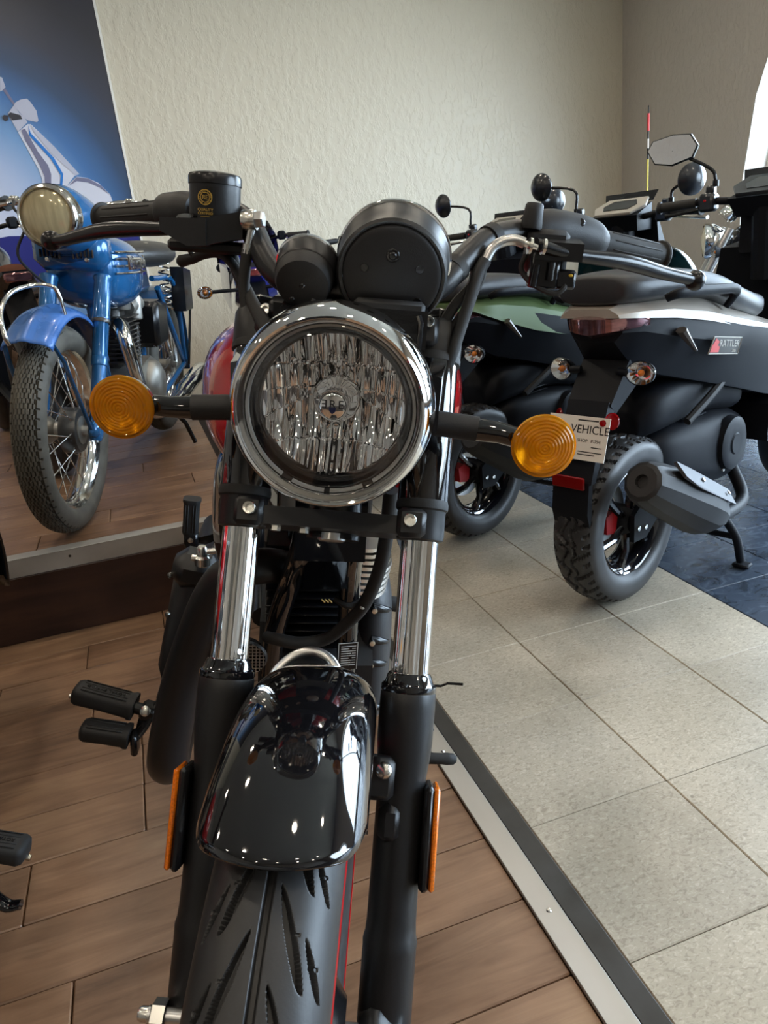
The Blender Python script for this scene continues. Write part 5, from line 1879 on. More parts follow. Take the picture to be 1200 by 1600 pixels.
def round_mirror(F, base, elbow, c, face, parent, hexa=False):
    g = G(F)
    g.tube([base, elbow, c], 0.0058, 8, 4)
    g.cyl(Vector(base) - Vector((0, 0, 0.02)), base, 0.010)
    o = g.build('mirror_stalk', 'black_metal', parent)
    A = F @ axis_frame(c, face)
    g = G(A)
    if hexa:
        poly = [(-0.088, 0.010), (-0.070, 0.040), (0.0, 0.052), (0.060, 0.045), (0.086, 0.006), (0.070, -0.030), (0.0, -0.048), (-0.060, -0.036)]
        g.prism(poly, -0.014, 0.004, b=0.004)
        g.build('mirror_shell', 'black_metal', o)
        g = G(A)
        g.prism([(x * 0.94, y * 0.92) for x, y in poly], 0.0035, 0.0052)
        g.build('mirror_glass', 'mirror_glass', o)
    else:
        g.lathe([(0.0, -0.034), (0.02, -0.032), (0.045, -0.020), (0.058, -0.004), (0.058, 0.002), (0.055, 0.004)], n=32)
        g.build('mirror_shell', 'sc_dark', o)
        g = G(A)
        g.lathe([(0, 0.003), (0.055, 0.003)], n=32)
        g.build('mirror_glass', 'mirror_glass', o)
    return o


def scooter(F, label, upper, hexa, badge=False, bars_z=1.05, lower='sc_black', plate=True, ub=-0.06, drop=0.0):
    t = thing('scooter', label, 'scooter', F, 'scooters in a row')
    FU = F @ T(0, ub, 0)
    W_ = F @ T(0, 0, 0.2455)
    tyre(W_, 0.245, 0.136, 0.098, block_tread, 330, 90, 0.80).build('rear_tyre', 'tyre', t, ang=45)
    g = G(W_)
    g.lathe([(0.155, -0.052), (0.158, -0.050), (0.148, -0.040), (0.140, 0), (0.148, 0.040), (0.158, 0.050), (0.155, 0.052), (0.146, 0.046), (0.134, 0.03), (0.132, 0), (0.134, -0.03), (0.146, -0.046), (0.155, -0.052)], d=(1, 0, 0), n=56)
    rim = g.build('rear_rim', 'sc_gloss', t)
    for k in range(6):
        a = 2 * PI * k / 6 + 0.3
        g = G(W_)
        g.tube([(0.030, 0.03 * math.cos(a), 0.03 * math.sin(a)), (0.036, 0.09 * math.cos(a + 0.08), 0.09 * math.sin(a + 0.08)), (0.028, 0.14 * math.cos(a), 0.14 * math.sin(a))], [0.013, 0.011, 0.013], 8)
        g.build('spoke', 'sc_gloss', rim)
    g = G(W_)
    g.lathe([(0, -0.07), (0.045, -0.07), (0.045, 0.03), (0.03, 0.05), (0, 0.052)], d=(1, 0, 0), n=28)
    g.build('hub', 'sc_black', rim)
    g = G(W_)
    g.lathe([(0.060, -0.038), (0.100, -0.038), (0.100, -0.042), (0.060, -0.042), (0.060, -0.038)], d=(1, 0, 0), n=36)
    g.build('brake_disc', 'steel', t)
    g = G(W_)
    g.hull([(x, y, z) for x in (-0.01, 0.032) for (y, z) in ((-0.105, -0.01), (-0.06, -0.02), (-0.05, 0.035), (-0.075, 0.05), (-0.108, 0.04))])
    g.build('brake_caliper', 'red_caliper', t)
    g = G(W_)
    g.hull([(x, y, z) for x in (0.058, 0.072) for (y, z) in ((-0.03, -0.05), (0.035, -0.055), (0.05, 0.02), (0.20, 0.05), (0.20, 0.12), (0.02, 0.06), (-0.03, 0.03))])
    arm = g.build('swingarm_plate', 'sc_black', t)
    for p in ((-0.012, -0.012), (0.026, -0.020)):
        g = G(W_)
        g.lathe([(0.0075, 0), (0.0075, 0.006), (0, 0.008)], (0.072, p[0], p[1]), (1, 0, 0), 12)
        g.build('bolt', 'zinc', arm)
    # silencer on its right
    g = G(F)
    m0, m1 = Vector((0.190, -0.205, 0.448)), Vector((0.195, 0.200, 0.232))
    d = (m1 - m0)
    L = d.length
    g.lathe([(0.0, 0.012), (0.016, 0.012), (0.018, 0.0), (0.040, 0.0), (0.050, 0.006), (0.056, 0.020), (0.066, 0.09), (0.080, L * 0.60), (0.078, L * 0.75), (0.045, L * 0.98), (0.0, L)], m0, d, 12)
    mf = g.build('silencer', 'matte_black', t, ang=22)
    g = G(F)
    sd_ = d.normalized()
    nrm = Vector((0.75, 0.25, 0.62)).normalized()
    nrm = (nrm - sd_ * nrm.dot(sd_)).normalized()
    sx_ = nrm.cross(sd_)
    A = frame_from(m0 + nrm * 0.070, sx_, sd_, nrm)
    g.hull([(x, y, z) for (x, y) in ((-0.020, 0.07), (0.020, 0.05), (0.032, 0.16), (0.026, 0.40), (-0.026, 0.40), (-0.030, 0.16)) for z in (0.004, 0.012 if abs(x) < 0.022 else 0.006)], A)
    hs_ = g.build('heat_shield', 'shield_grey', mf)
    for y in (0.19, 0.36):
        g = G(F @ A)
        g.lathe([(0.006, 0), (0.006, 0.004), (0, 0.005)], (0, y, 0.011), (0, 0, 1), 10)
        g.build('shield_bolt', 'steel', hs_)
    g = G(F)
    g.tube([m1, m1 + Vector((0.0, 0.06, -0.02)), (0.16, 0.46, 0.20), (0.08, 0.52, 0.30)], 0.019, 12, 5)
    g.build('header_pipe', 'sc_black', mf)
    # engine, stand
    g = G(F)
    loft(g, smooth_secs([(0.10, 0.0, 0.40, 0.04, 0.05), (0.16, -0.01, 0.395, 0.095, 0.085), (0.30, -0.01, 0.375, 0.125, 0.115), (0.46, -0.01, 0.36, 0.135, 0.125), (0.58, 0.0, 0.345, 0.11, 0.10), (0.66, 0.0, 0.34, 0.05, 0.05)]), 28, 3.2)
    eng = g.build('engine', 'sc_black', t, ang=50)
    g = G(F)
    g.lathe([(0.0, 0.012), (0.030, 0.012), (0.034, 0.008), (0.070, 0.010), (0.082, 0.004), (0.086, -0.02)], (0.130, 0.44, 0.375), (1, 0, 0), 32)
    g.build('fan_cover', 'sc_black', eng)
    for k in range(6):
        g = G(F)
        g.box((0.0, 0.30 + 0.0, 0.485 + k * 0.014), (0.16, 0.12, 0.005), b=0.002)
        g.build('cooling_fin', 'sc_dark', eng)
    g = G(F)
    loft(g, smooth_secs([(0.05, -0.02, 0.50, 0.05, 0.04), (0.12, -0.02, 0.54, 0.10, 0.07), (0.34, -0.02, 0.56, 0.12, 0.08), (0.50, 0, 0.53, 0.12, 0.07), (0.60, 0, 0.50, 0.06, 0.04)]), 24, 3.0)
    g.build('air_box', 'sc_black', eng, ang=50)
    for p in ((0.108, 0.33, 0.37), (0.118, 0.40, 0.30)):
        g = G(F)
        g.lathe([(0.006, 0), (0.006, 0.006), (0, 0.007)], p, (1, 0, 0), 10)
        g.build('bolt', 'zinc', eng)
    g = G(F)
    g.tube([(0.10, 0.56, 0.60), (0.12, 0.46, 0.62), (0.125, 0.30, 0.56), (0.11, 0.18, 0.50)], 0.012, 8, 5)
    g.build('breather_hose', 'rubber', eng)
    for s in (-1, 1):
        g = G(F)
        g.tube([(0.11 * s, 0.32, 0.20), (0.15 * s, 0.35, 0.165), (0.185 * s, 0.37, 0.10), (0.20 * s, 0.38, 0.018)], [0.014, 0.013], 10, 5)
        g.box((0.205 * s, 0.38, 0.008), (0.05, 0.04, 0.012), b=0.004)
        g.build('centre_stand_leg', 'sc_black', t)
    g = G(F)
    g.tube([(-0.185, 0.37, 0.10), (0.185, 0.37, 0.10)], 0.010, 8)
    g.build('stand_crossbar', 'sc_black', t)
    # tail: pearl upper panel, dark flanks, lamp
    g = G(FU)
    R = []
    for (y, hw, zt, zb) in ((-0.075, 0.085, 0.850, 0.828), (-0.02, 0.118, 0.866, 0.822), (0.10, 0.142, 0.868, 0.806), (0.25, 0.160, 0.845, 0.778), (0.42, 0.172, 0.800, 0.738), (0.62, 0.178, 0.742, 0.700), (0.82, 0.178, 0.690, 0.660)):
        R.append([Vector(p) for p in ((-hw, y, zb - drop * min(1, max(0, y * 6))), (-hw * 0.96, y, zb + (zt - zb) * 0.35), (-hw * 0.66, y, zt), (hw * 0.66, y, zt), (hw * 0.96, y, zb + (zt - zb) * 0.35), (hw * (1.02 if drop else 1), y, zb - drop * min(1, max(0, y * 6))))])
    g.rings(R)
    up_ = g.build('tail_panel', upper, t, ang=25)
    g = G(FU)
    R = []
    for (y, hw, zt, zb, tk) in ((-0.045, 0.075, 0.800, 0.765, 0.7), (0.0, 0.108, 0.823, 0.712, 0.6), (0.12, 0.138, 0.806, 0.655, 0.62), (0.28, 0.160, 0.776, 0.610, 0.7), (0.45, 0.176, 0.736, 0.56, 0.8), (0.65, 0.184, 0.698, 0.50, 0.85), (0.84, 0.184, 0.660, 0.46, 0.85)):
        R.append([Vector(p) for p in ((-hw, y, zt), (-hw * 1.02, y, (zt * 2 + zb) / 3), (-hw * tk, y, zb), (hw * tk, y, zb), (hw * 1.02, y, (zt * 2 + zb) / 3), (hw, y, zt))])
    g.rings(R)
    fl_ = g.build('side_panel', lower, t, ang=25)
    g = G(FU)
    for (a, b2, c2) in (((0.152, 0.105, 0.775), (0.168, 0.155, 0.715), 0.011),):
        g.tube([a, b2], [0.018, 0.006], 8, flat=0.6)
    g.build('side_scoop', 'scoop_grey', fl_)
    g = G(FU)
    R = []
    for k in range(13):
        u = -1 + k / 6
        x = 0.118 * u
        y = -0.088 + 0.10 * abs(u) ** 2.6
        R.append([Vector((x, y + 0.02, 0.834 - 0.004 * abs(u))), Vector((x, y, 0.826 - 0.004 * abs(u))), Vector((x * 0.97, y + 0.004, 0.788 + 0.014 * abs(u))), Vector((x * 0.96, y + 0.03, 0.776 + 0.020 * abs(u)))])
    g.rings(R, False, False)
    g.build('tail_lamp', 'red_glass', t, ang=50, solid=0.004)
    # hugger, number plate holder, reflectors
    g = G(F)
    g.hull([(x, y, z) for (x, y, z) in ((-0.07, -0.02, 0.76), (0.07, -0.02, 0.76), (-0.065, -0.14, 0.61), (0.065, -0.14, 0.61), (-0.06, 0.10, 0.70), (0.06, 0.10, 0.70), (-0.055, -0.10, 0.58), (0.055, -0.10, 0.58))])
    g.hull([(x, y, z) for x in (-0.060, 0.060) for (y, z) in ((-0.14, 0.62), (-0.195, 0.50), (-0.225, 0.42), (-0.205, 0.42), (-0.17, 0.50), (-0.11, 0.60))])
    g.hull([(x, y, z) for x in (-0.055, 0.055) for (y, z) in ((-0.225, 0.425), (-0.235, 0.34), (-0.225, 0.30), (-0.215, 0.30), (-0.21, 0.42))])
    ph = g.build('plate_holder', 'sc_black', t, ang=25)
    for s in (-1, 1):
        g = G(F)
        g.tube([(0.055 * s, -0.09, 0.690), (0.085 * s, -0.095, 0.688)], 0.010, 10)
        g.build('signal_stalk', 'sc_black', t)
        marker(F, (0.118 * s, -0.09, 0.688), (0.15 * s, -1, 0.05), t)
        g = G(F)
        g.lathe([(0.0, 0.006), (0.020, 0.005), (0.023, 0.0)], (0.078 * s, -0.155, 0.575), (0.6 * s, -1, 0), 20, sx=0.8)
        g.build('side_reflector', 'lens_red', ph)
    g = G(F)
    g.box((0.0, -0.238, 0.425), (0.098, 0.008, 0.034), b=0.003)
    g.build('rear_reflector', 'lens_red', ph, label='red rectangular rear reflector')
    if plate:
        PF = F @ frame_from((0.004, -0.197, 0.535), (1, 0, 0), Vector((0, 0.30, 0.95)).normalized(), Vector((0, -0.95, 0.30)).normalized())
        g = G(PF)
        g.box((0, 0, 0.006), (0.180, 0.112, 0.0016))
        pl_ = g.build('number_plate', 'plate_white', ph)
        text('plate_lettering', 'VEHICLE', 0.030, PF @ T(0.036, 0.022, 0.0072), 'ink', pl_, 0.0002)
        text('plate_lettering', 'SHOP   P-794', 0.012, PF @ T(0.038, -0.006, 0.0072), 'ink', pl_, 0.0002)
        for (x, y, w_, h_) in ((0.062, -0.021, 0.03, 0.0022), (0.045, -0.034, 0.07, 0.0022), (0.035, -0.041, 0.05, 0.0022), (0.028, 0.046, 0.06, 0.003)):
            g = G(PF)
            g.box((x, y, 0.0072), (w_, h_, 0.0004))
            g.build('small_print', 'ink', pl_)
        g = G(PF)
        g.lathe([(0.0, 0.007), (0.007, 0.006), (0.009, 0.0)], (0.070, 0.043, 0.0068), (0, 0, 1), 14)
        g.build('plate_bolt', 'lens_red', pl_)
    # seat and rails
    g = G(FU)
    loft(g, smooth_secs([(-0.068, 0, 0.893, 0.070, 0.024), (-0.058, 0, 0.893, 0.098, 0.036), (0.0, 0, 0.891, 0.126, 0.041), (0.15, 0, 0.884, 0.148, 0.044), (0.32, 0, 0.860, 0.160, 0.042), (0.46, 0, 0.812, 0.160, 0.045), (0.62, 0, 0.772, 0.140, 0.045), (0.76, 0, 0.760, 0.090, 0.035)]), 32, 3.0)
    g.build('seat', 'sc_seat', t, ang=60)
    for s in (-1, 1):
        g = G(FU)
        g.tube([(0.15 * s, 0.36, 0.80), (0.180 * s, 0.35, 0.845), (0.185 * s, 0.20, 0.862), (0.178 * s, 0.05, 0.872), (0.15 * s, 0.03, 0.862)], [0.012, 0.014, 0.014, 0.012], 10, 4, flat=0.8)
        g.build('grab_rail', 'sc_black', t)
    # floor board, leg shield, column, front wheel
    g = G(F)
    g.hull([(x, y, z) for x in (-0.16, 0.16) for (y, z) in ((0.62, 0.46), (0.62, 0.34), (1.02, 0.30), (1.08, 0.42), (0.84, 0.62))])
    g.build('floor_board', 'sc_black', t, ang=25)
    g = G(F)
    g.hull([(x, y, z) for (x, y, z) in ((-0.20, 1.02, 0.40), (0.20, 1.02, 0.40), (-0.23, 0.99, 0.66), (0.23, 0.99, 0.66), (-0.17, 0.95, 0.92), (0.17, 0.95, 0.92), (-0.15, 1.20, 0.42), (0.15, 1.20, 0.42), (-0.15, 1.16, 0.80), (0.15, 1.16, 0.80), (-0.1, 1.05, 0.95), (0.1, 1.05, 0.95))])
    ls = g.build('leg_shield', lower if upper != 'sc_green' else 'sc_teal', t, ang=25)
    if not hexa:
        g = G(F @ frame_from((0.06, 1.10, 0.36), (1, 0, 0), Vector((0, 0.12, 1)).normalized(), Vector((0, -1, 0.12)).normalized()))
        g.prism([(-0.20, 0.0), (0.20, 0.0)] + [(0.21 * math.cos(PI * k / 16), 0.36 + 0.22 * math.sin(PI * k / 16)) for k in range(17)], -0.03, 0.015, b=0.010)
        g.build('shield_plate', 'sc_teal', ls, ang=25)
    if hexa:
        g = G(F @ frame_from((0.055, 0.940, 0.965), (1, 0, 0), Vector((0, 0.15, 1)).normalized(), Vector((0, -1, 0.15)).normalized()))
        g.box((0, 0, 0), (0.075, 0.095, 0.001))
        wl = g.build('warning_label', 'plate_white', ls)
        g = G(F @ frame_from((0.055, 0.940, 0.965), (1, 0, 0), Vector((0, 0.15, 1)).normalized(), Vector((0, -1, 0.15)).normalized()))
        g.box((0, 0.037, 0.0008), (0.068, 0.013, 0.0005))
        g.build('label_band', 'red_stripe', wl)
        g = G(F)
        g.hull([(x, y, z) for x in (-0.10, 0.13) for (y, z) in ((0.935, 0.90), (0.935, 1.02), (1.0, 1.10), (1.05, 1.05), (1.05, 0.90))])
        g.build('glove_panel', 'sc_black', ls, ang=25)
    WF = F @ T(0, 1.30, 0.2455)
    tyre(WF, 0.245, 0.12, 0.095, lambda tt, s: 0, 60, 24).build('front_tyre', 'tyre', t, ang=60)
    g = G(WF)
    g.lathe([(0.15, -0.04), (0.14, 0), (0.15, 0.04), (0.12, 0.03), (0.12, -0.03), (0.15, -0.04)], d=(1, 0, 0), n=36)
    for k in range(6):
        a = PI * k / 3
        g.tube([(0, 0, 0), (0, 0.13 * math.cos(a), 0.13 * math.sin(a))], 0.012, 8)
    g.build('front_rim', 'sc_gloss', t)
    g = G(WF)
    g.rings([[(x, -0.275 * math.cos(math.radians(a)), 0.275 * math.sin(math.radians(a)) - abs(x) * 0.3) for x in (-0.08, -0.05, 0, 0.05, 0.08)] for a in range(50, 181, 10)], False, False)
    g.build('front_mudguard', lower, t, ang=60, solid=0.003)
    for s in (-1, 1):
        g = G(F)
        g.tube([(0.075 * s, 1.30, 0.245), (0.07 * s, 1.12, 0.70)], 0.018, 10)
        g.build('fork_leg', 'sc_black', t)
    # bars
    z = bars_z
    FBA = F @ T(0, -0.09 if hexa else 0, -0.012 if hexa else 0)
    g = G(FBA)
    g.hull([(x, y, zz) for (x, y, zz) in ((-0.09, 0.97, z - 0.05), (0.09, 0.97, z - 0.05), (-0.11, 0.93, z + 0.01), (0.11, 0.93, z + 0.01), (-0.09, 1.08, z - 0.05), (0.09, 1.08, z - 0.05), (-0.08, 1.10, z + 0.055), (0.08, 1.10, z + 0.055))])
    g.tube([(0, 1.02, z - 0.25), (0, 1.0, z)], 0.05, 14)
    db = g.build('dash_housing', 'sc_black', t, ang=25)
    DF = FBA @ frame_from((0, 1.010, z + 0.045), (1, 0, 0), Vector((0, 0.92, 0.38)).normalized(), Vector((0, -0.38, 0.92)).normalized())
    g = G(DF)
    g.prism([(-0.115, -0.02), (-0.08, -0.085), (0.08, -0.085), (0.115, -0.02), (0.09, 0.055), (-0.09, 0.055)], 0.0, 0.012, b=0.003)
    dp = g.build('dash_panel', 'sc_dark' if hexa else 'dash_grey', db)
    g = G(DF)
    g.prism([(-0.075, -0.015), (-0.055, -0.055), (0.055, -0.055), (0.075, -0.015), (0.05, 0.03), (-0.05, 0.03)], 0.010, 0.014)
    g.build('dash_display', 'sc_gloss', dp)
    g = G(DF)
    g.hull([(x, y, zz) for (x, y, zz) in ((-0.11, 0.055, 0.0), (0.11, 0.055, 0.0), (-0.12, 0.085, 0.022), (0.12, 0.085, 0.022), (-0.10, 0.10, 0.016), (0.10, 0.10, 0.016), (-0.10, 0.065, -0.01), (0.10, 0.065, -0.01))])
    g.build('visor', 'sc_gloss', db)
    g = G(FBA)
    g.tube([(-0.36, 0.955, z + 0.005), (-0.20, 0.985, z + 0.01), (-0.08, 1.0, z), (0.08, 1.0, z), (0.20, 0.985, z + 0.01), (0.36, 0.955, z + 0.005)], 0.012, 12, 4)
    hb_ = g.build('handlebar', 'sc_black', t)
    for s in (-1, 1):
        g = G(FBA)
        g.tube([(0.235 * s, 0.978, z + 0.009), (0.355 * s, 0.956, z + 0.005)], 0.0165, 14)
        g.tube([(0.352 * s, 0.9565, z + 0.005), (0.362 * s, 0.9545, z + 0.005)], 0.021, 14)
        g.build('grip', 'rubber', hb_)
        g = G(FBA)
        g.box((0.195 * s, 0.985, z + 0.006), (0.055, 0.055, 0.060), b=0.010)
        g.box((0.195 * s, 1.0, z + 0.045), (0.03, 0.03, 0.03), b=0.006)
        sb = g.build('switch_block', 'sc_dark', hb_)
        if s < 0 or not hexa:
            g = G(FBA)
            g.box((0.195 * s, 0.956, z + 0.012), (0.010, 0.004, 0.008), b=0.002)
            g.build('switch_button', 'red_caliper', sb)
        g = G(FBA)
        g.tube([(0.20 * s, 1.01, z - 0.005), (0.24 * s, 1.03, z - 0.012), (0.30 * s, 1.025, z - 0.02), (0.362 * s, 1.0, z - 0.026)], [0.008, 0.006, 0.006, 0.0075], 8, 4)
        g.build('brake_lever', 'black_metal' if hexa else 'zinc', hb_)
        if hexa:
            round_mirror(FBA, (0.180 * s, 1.0, z + 0.075), (0.20 * s, 0.995, z + 0.115), (0.315 * s, 0.955, z + 0.185), (-0.18 * s, -1, 0.08), hb_, True)
        else:
            round_mirror(FBA, (0.215 * s, 1.0, z + 0.06), (0.225 * s, 1.0, z + (0.135 if s < 0 else 0.09)), (0.385 * s if s < 0 else 0.30, 0.99, z + (0.165 if s < 0 else 0.115)), (0.10, 1, 0.05) if s < 0 else (-0.85, 0.5, 0.05), hb_)
    g = G(FBA)
    g.hull([(x, y, zz) for (x, y, zz) in ((-0.13, 1.08, z - 0.16), (0.13, 1.08, z - 0.16), (-0.10, 1.10, z + 0.02), (0.10, 1.10, z + 0.02), (-0.12, 1.16, z - 0.14), (0.12, 1.16, z - 0.14))])
    g.build('front_cowl', lower, t, ang=25)
    if badge:
        BF = F @ frame_from((0.1745, 0.245, 0.704), Vector((0.07, 0.985, -0.16)).normalized(), Vector((0.0, 0.16, 0.985)).normalized(), Vector((0.995, -0.07, 0.02)).normalized())
        g = G(BF)
        g.prism([(-0.085, -0.022), (0.070, -0.022), (0.085, 0.022), (-0.062, 0.022)], 0.0, 0.003)
        bp_ = g.build('badge', 'sticker', fl_)
        g = G(BF)
        bl = [(-0.085, -0.022), (0.070, -0.022), (0.085, 0.022), (-0.062, 0.022)]
        g.tube([(x, y, 0.003) for x, y in bl], 0.0016, 6, 0, True)
        g.build('badge_border', 'dash_grey', bp_)
        g = G(BF)
        g.prism([(-0.078, -0.018), (-0.035, -0.018), (-0.030, -0.004), (-0.042, 0.0), (-0.034, 0.010), (-0.052, 0.018), (-0.062, 0.006), (-0.070, 0.0)], 0.003, 0.004)
        g.build('badge_emblem', 'red_caliper', bp_)
        text('badge_lettering', 'RATTLER', 0.026, BF @ T(0.022, 0.005, 0.0032), 'dash_grey', bp_, 0.0004)
        text('badge_lettering', '200i', 0.012, BF @ T(0.048, -0.014, 0.0032), 'dash_grey', bp_, 0.0004)
    return t


scooter(heading((1.206, 1.727, 0), 66), 'black scooter with pearl white tail panel, red caliper and a lettered side badge', 'sc_silver', True, True, 1.08)
scooter(heading((1.064, 2.406, 0), 66), 'matte olive green scooter parked just behind the pearl-tailed scooter', 'sc_green', False, False, 1.05, drop=0.055)
scooter(heading((0.90, 3.13, 0), 66), 'charcoal scooter with round mirrors, third of the row behind the green one', 'sc_dark', False, False, 1.04, plate=False)

# ------------------------------------------------------------------ further motorcycles
M['purple'] = mat('violet_blue_paint', hexc('2a2f9a'), 0.15, 0.2, coat=1.0)
M['brown_seat'] = mat('tan_leather', hexc('7a4a33'), 0.5, var=0.15)
M['bike_grey'] = mat('dark_grey_paint', hexc('24262b'), 0.25, 0.2, coat=0.5)


def plain_bike(F, label, paint, seat='sc_seat', grip_z=1.06, fairing=False, lift=0.0):
    t = thing('motorcycle', label, 'motorcycle', F, 'showroom motorcycles')
    FL = F @ T(0, 0, lift)
    for y, nm in ((0, 'rear'), (1.36, 'front')):
        W_ = F @ T(0, y, 0.321)
        tyre(W_, 0.32, 0.125 if y == 0 else 0.10, 0.10, lambda tt, s: 0.004 if abs((s / 0.02) % 1 - 0.5) < 0.1 and abs(s) < 0.04 else 0, 72, 40).build(nm + '_tyre', 'tyre', t, ang=50)
        g = G(W_)
        g.lathe([(0.225, -0.045), (0.215, -0.03), (0.205, 0), (0.215, 0.03), (0.225, 0.045), (0.20, 0.03), (0.195, 0), (0.20, -0.03), (0.225, -0.045)], d=(1, 0, 0), n=44)
        g.lathe([(0, -0.07), (0.045, -0.06), (0.045, 0.06), (0, 0.07)], d=(1, 0, 0), n=20)
        for k in range(10):
            a = PI * k / 5
            g.tube([(0.02 * (-1) ** k, 0.04 * math.cos(a), 0.04 * math.sin(a)), (0, 0.20 * math.cos(a), 0.20 * math.sin(a))], 0.008, 6)
        g.build(nm + '_rim', 'sc_gloss', t)
    g = G(FL)
    loft(g, smooth_secs([(-0.12, 0, 0.83, 0.05, 0.025), (0.02, 0, 0.80, 0.10, 0.04), (0.25, 0, 0.78, 0.13, 0.045), (0.48, 0, 0.76, 0.12, 0.045), (0.60, 0, 0.77, 0.07, 0.03)]), 26, 2.8)
    g.build('seat', seat, t, ang=60)
    g = G(FL)
    loft(g, smooth_secs([(0.52, 0, 0.82, 0.07, 0.07), (0.66, 0, 0.86, 0.13, 0.10), (0.82, 0, 0.88, 0.15, 0.11), (0.98, 0, 0.87, 0.12, 0.09), (1.05, 0, 0.86, 0.06, 0.05)]), 30, 2.4)
    g.build('fuel_tank', paint, t, ang=60)
    g = G(FL)
    R = []
    for (y, hw, zt, zb) in ((-0.20, 0.05, 0.83, 0.79), (-0.05, 0.10, 0.80, 0.72), (0.2, 0.12, 0.76, 0.62), (0.45, 0.11, 0.74, 0.58)):
        R.append([Vector(p) for p in ((-hw, y, zt), (-hw, y, zb + 0.03), (-hw * 0.6, y, zb), (hw * 0.6, y, zb), (hw, y, zb + 0.03), (hw, y, zt))])
    g.rings(R)
    g.build('tail_panel', paint, t, ang=25)
    g = G(FL)
    g.box((0, -0.205, 0.805), (0.10, 0.02, 0.035), b=0.006)
    g.build('tail_lamp', 'red_glass', t)
    g = G(FL)
    g.hull([(x, y, z) for x in (-0.05, 0.05) for (y, z) in ((-0.12, 0.78), (-0.26, 0.56), (-0.28, 0.42), (-0.25, 0.42), (-0.05, 0.70))])
    g.build('rear_mudguard', 'sc_black', t)
    for s in (-1, 1):
        g = G(FL)
        sp = 0.255 if lift > 0.1 else 0.165
        g.tube([(0.05 * s, -0.16, 0.73), ((sp - 0.035) * s, -0.17, 0.735)], 0.009, 8)
        g.build('signal_stalk', 'sc_black', t)
        marker(FL, (sp * s, -0.17, 0.735), (0, -1, 0), t)
        g = G(F)
        g.tube([(0.075 * s, 0.62, 0.36), (0.09 * s, 0.0, 0.32)], 0.022, 8)
        g.build('swingarm', 'sc_black', t)
        g = G(F)
        g.tube([(0.095 * s, 1.36, 0.32), (0.095 * s, 1.10, 0.86 + lift), (0.09 * s, 1.06, 0.94 + lift)], 0.023, 12)
        g.build('fork_leg', 'steel' if not fairing else 'sc_black', t)
    g = G(F)
    g.hull([(x, y, z) for x in (-0.13, 0.13) for (y, z) in ((0.50, 0.30), (0.48, 0.52), (0.72, 0.70), (0.95, 0.66), (1.0, 0.40), (0.85, 0.26))])
    g.build('engine', 'sc_black', t)
    g = G(F)
    g.tube([(0.06, 1.0, 0.58), (0.10, 1.05, 0.40), (0.13, 0.85, 0.24), (0.15, 0.5, 0.25), (0.17, -0.1, 0.38)], [0.02, 0.02, 0.02, 0.03, 0.05], 12, 5)
    g.build('exhaust_pipe', 'cast_alu', t)
    g = G(F)
    g.tube([(0, 0.55, 0.70 + lift), (0, 0.9, 0.80 + lift), (0, 1.08, 0.86 + lift)], 0.03, 10)
    g.build('frame', 'black_metal', t)
    z = grip_z
    sd = -1 if lift else 1
    g = G(F)
    g.tube([(-0.39, 0.86, z), (-0.24, 0.93, z + 0.005), (-0.12, 1.02, z - 0.02), (-0.06, 1.04, z - 0.07), (0.06, 1.04, z - 0.07), (0.12, 1.02, z - 0.02), (0.24, 0.93, z + 0.005), (0.39, 0.86, z)], 0.0115, 12, 5)
    hb_ = g.build('handlebar', 'black_metal', t)
    for s in (-1, 1):
        g = G(F)
        g.tube([(0.265 * s, 0.918, z + 0.004), (0.385 * s, 0.862, z)], 0.0165, 14)
        g.tube([(0.382 * s, 0.864, z), (0.390 * s, 0.860, z)], 0.022, 12)
        g.build('grip', 'rubber', hb_)
        g = G(F)
        g.box((0.225 * s, 0.94, z + 0.008), (0.05, 0.05, 0.055), b=0.01)
        g.build('switch_block', 'sc_black', hb_)
        g = G(F)
        g.tube([(0.215 * s, 0.985, z), (0.26 * s, 0.985, z - 0.008), (0.39 * s, 0.925, z - 0.02)], [0.007, 0.006, 0.008], 8, 3)
        g.build('lever', 'zinc', hb_)
        g = G(F)
        g.tube([(0.16 * s, -0.02 + 0.6, 0.36), (0.30 * s, -0.02 + 0.6, 0.36)], 0.014, 8)
        g.build('footpeg', 'rubber', t)
    g = G(FL)
    g.lathe([(0.0, -0.10), (0.05, -0.09), (0.085, -0.04), (0.095, 0.0), (0.092, 0.012), (0.083, 0.014)], (0, 1.17, 0.885), (0, 1, 0), 36)
    hl_ = g.build('headlight', 'chrome', t)
    g = G(FL)
    g.lathe([(0.083, 0.010), (0.05, 0.022), (0, 0.028)], (0, 1.17, 0.885), (0, 1, 0), 30)
    g.build('lens', 'old_glass', hl_)
    for s in (-1, 1):
        g = G(FL)
        g.tube([(0.09 * s, 1.12, 0.84), (0.15 * s, 1.13, 0.83)], 0.009, 8)
        g.build('signal_stalk', 'sc_black', t)
        marker(FL, (0.18 * s, 1.14, 0.83), (0, 1, 0), t, 'front_signal')
    for x, r in ((-0.05, 0.045), (0.05, 0.04)):
        g = G(FL)
        g.lathe([(0, 0.0), (r, 0.002), (r, 0.04), (r * 0.92, 0.048), (0, 0.046)], (x, 1.09, z - 0.06 - lift), (0, -0.7, 0.7), 24)
        g.build('gauge', 'chrome', t)
